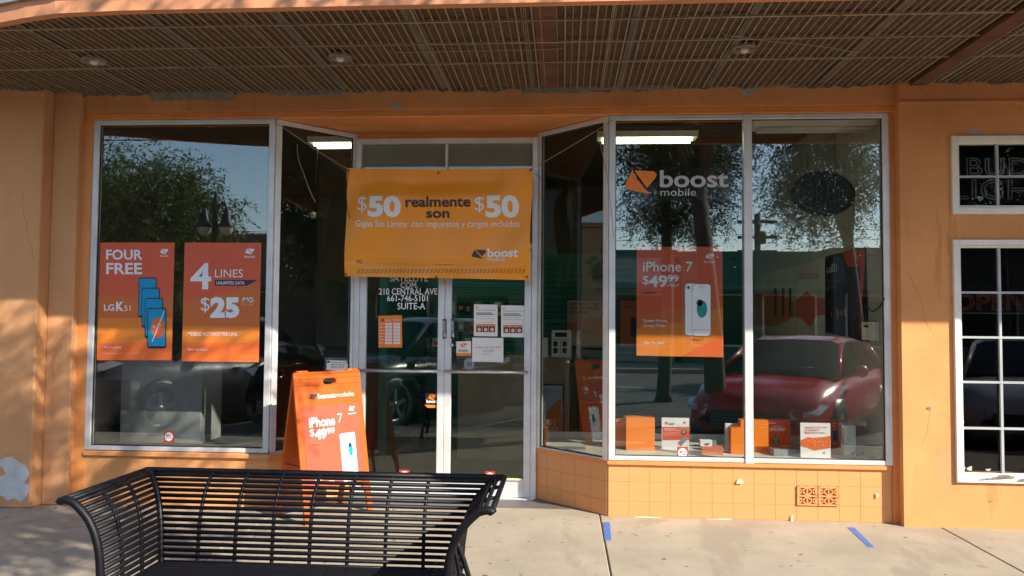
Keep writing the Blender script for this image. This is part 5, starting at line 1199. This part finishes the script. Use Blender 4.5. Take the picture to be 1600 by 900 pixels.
tree('street_tree', 'tree across the street farther left', (-18, -21, 0), 3.0, (0, 0), ((-18, -21, 5), (2.8, 2.6, 2.6)), 140, 150, 4, LG, leaf=.14)
tree('street_tree', 'street tree farther along the kerb on the right', (12.2, -4.1, 0), 3.0, (0, 0), ((12.2, -4.4, 4.6), (2.2, 1.9, 1.8)), 110, 150, 6, LD, leaf=.1)
tree('street_tree', 'street tree at the kerb left of the shop', (-9.6, -4.1, 0), 3.0, (0, 0), ((-9.4, -4.3, 4.7), (2.2, 1.8, 1.7)), 110, 150, 8, LG, leaf=.1)

# lamp post with two hanging lanterns
M_iron = mat('iron', (.03, .03, .032), .5, bump=0)
t = thing('street_lamp', 'dark street lamp with two hanging acorn lanterns reflected in the left window', 'street lamp', (-6.7, -8.2, -.145)); lx, ly = -6.7, -8.2
one('post', t, 'lathe', (lx, ly, -.145), [(.16, 0), (.16, .25), (.09, .35), (.07, 1), (.055, 3.7), (.07, 3.8), (.02, 4.1), (0, 4.15)], M_iron)
for s in (-1, 1):
    one('arm', t, 'tube', [(lx, ly, 3.4), (lx+s*.08, ly, 3.70), (lx+s*.17, ly, 3.76), (lx+s*.22, ly, 3.62)], .022, M_iron, 6)
    one('lantern_hood', t, 'lathe', (lx+s*.22, ly, 3.26), [(.15, 0), (.155, .03), (.09, .13), (.06, .30), (.02, .38)], M_iron); one('globe', t, 'lathe', (lx+s*.22, ly, 3.26), [(0, -.16), (.07, -.145), (.12, -.07), (.135, 0)], M_bulb)
# utility pole far away
M_wood = mat('pole_wood', (.09, .07, .055), .9, bump=.2)
ux, uyy = 14.9, -54
t = thing('utility_pole', 'wooden utility pole with crossarms and transformer beyond the roofs', 'utility pole', (ux, uyy, -.15)); one('pole', t, 'tube', [(ux, uyy, -.15), (ux, uyy, 9.9)], .24, M_wood, 8)
for z in (9.3, 8.1, 7.0): one('crossarm', t, 'box', (ux-1.5, uyy-.06, z-.11), (ux+1.5, uyy+.06, z+.11), M_wood)
one('transformer', t, 'lathe', (ux+.35, uyy, 7.6), [(0, 0), (.3, 0), (.3, .9), (0, 1)], M_greybeam)
for z, s in ((9.35, -1.3), (9.35, 1.3), (8.45, 0.9)):
    o = one('power_line', None, 'tube', sag((ux+s-60, uyy-s, z), (ux+s, uyy, z), 1.0, 14)+sag((ux+s, uyy, z), (ux+s+50, uyy+s, z), 1.0, 14)[1:], .02, M_black, 4); tag(o, ('upper left overhead power line on the utility pole', 'upper right overhead power line on the utility pole', 'lowest overhead power line on the utility pole')[int(z < 9)*2+int(s > 0 and z > 9)], 'power line', 'overhead power lines')
# buildings across the street
def bldg(x0, x1, y0, y1, h, m, label, wins=4, trimc=None):
    t = thing('street_building', label, 'building', ((x0+x1)/2, y1, 0)); mb = MB(); mb.box((x0, y0, 0), (x1, y1, h), m); mb.build('wall', t); box('parapet', t, (x0-.1, y0-.1, h), (x1+.1, y1+.12, h+.25), trimc or m)
    w_ = (x1-x0)/wins
    for i in range(wins):
        a = x0+w_*i+w_*.12; b = x0+w_*(i+1)-w_*.12; f = box('window', t, (a, y1-.05, .6), (b, y1+.04, 2.6), M_alu); box('pane', f, (a+.08, y1+.02, .68), (b-.08, y1+.05, 2.52), M_carglass)
    mb = MB(); mb.prism([(x0+.3, y1+.1, 3.0), (x0+.3, y1+1.3, 2.75), (x0+.3, y1+1.3, 2.68), (x0+.3, y1+.1, 2.9)], (x1-x0-.6, 0, 0), trimc or m); mb.build('awning', t); return t
Mw = mat('pale_render', (.42, .39, .34), .9, bump=.1); Mg = mat('green_render', (.05, .13, .10), .8, bump=.1); Mb = mat('brown_render', (.20, .14, .10), .9, bump=.1); Mr = mat('brick_render', (.24, .10, .07), .9, bump=.1)
bldg(-34, -17, -36, -23.4, 5.0, Mw, 'pale shop building across the street, far left', 5, Mb)
bldg(-16.6, -5, -36, -23.4, 4.6, Mb, 'brown shop building across the street left of the entrance', 4, Mr)
bldg(-4.7, 4.2, -36, -23.4, 4.0, Mw, 'pale flat-roofed shop straight across the street', 3, Mg)
bldg(4.5, 9.8, -36, -23.4, 3.95, Mg, 'green-rendered shop building across the street', 2, Mg)
bldg(10.1, 24, -36, -23.4, 4.1, mat('grey_render', (.16, .15, .135), .9, bump=.1), 'grey shop building across the street on the right', 4, Mb)
bldg(34, 48, -20, -1.2, 7, MATS['brown_render'], 'added tall brown building hiding the bright horizon on the right', 5, Mr)  # added block: darkens what the left angled pane mirrors
bldg(-52, -38, -20, -1.2, 7, MATS['brown_render'], 'added tall brown building hiding the bright horizon on the left', 5, Mr)  # added block: darkens what the right angled pane mirrors
bldg(24.5, 33, -36, -23.4, 5.4, Mr, 'red shop building across the street, far right', 5, Mw)
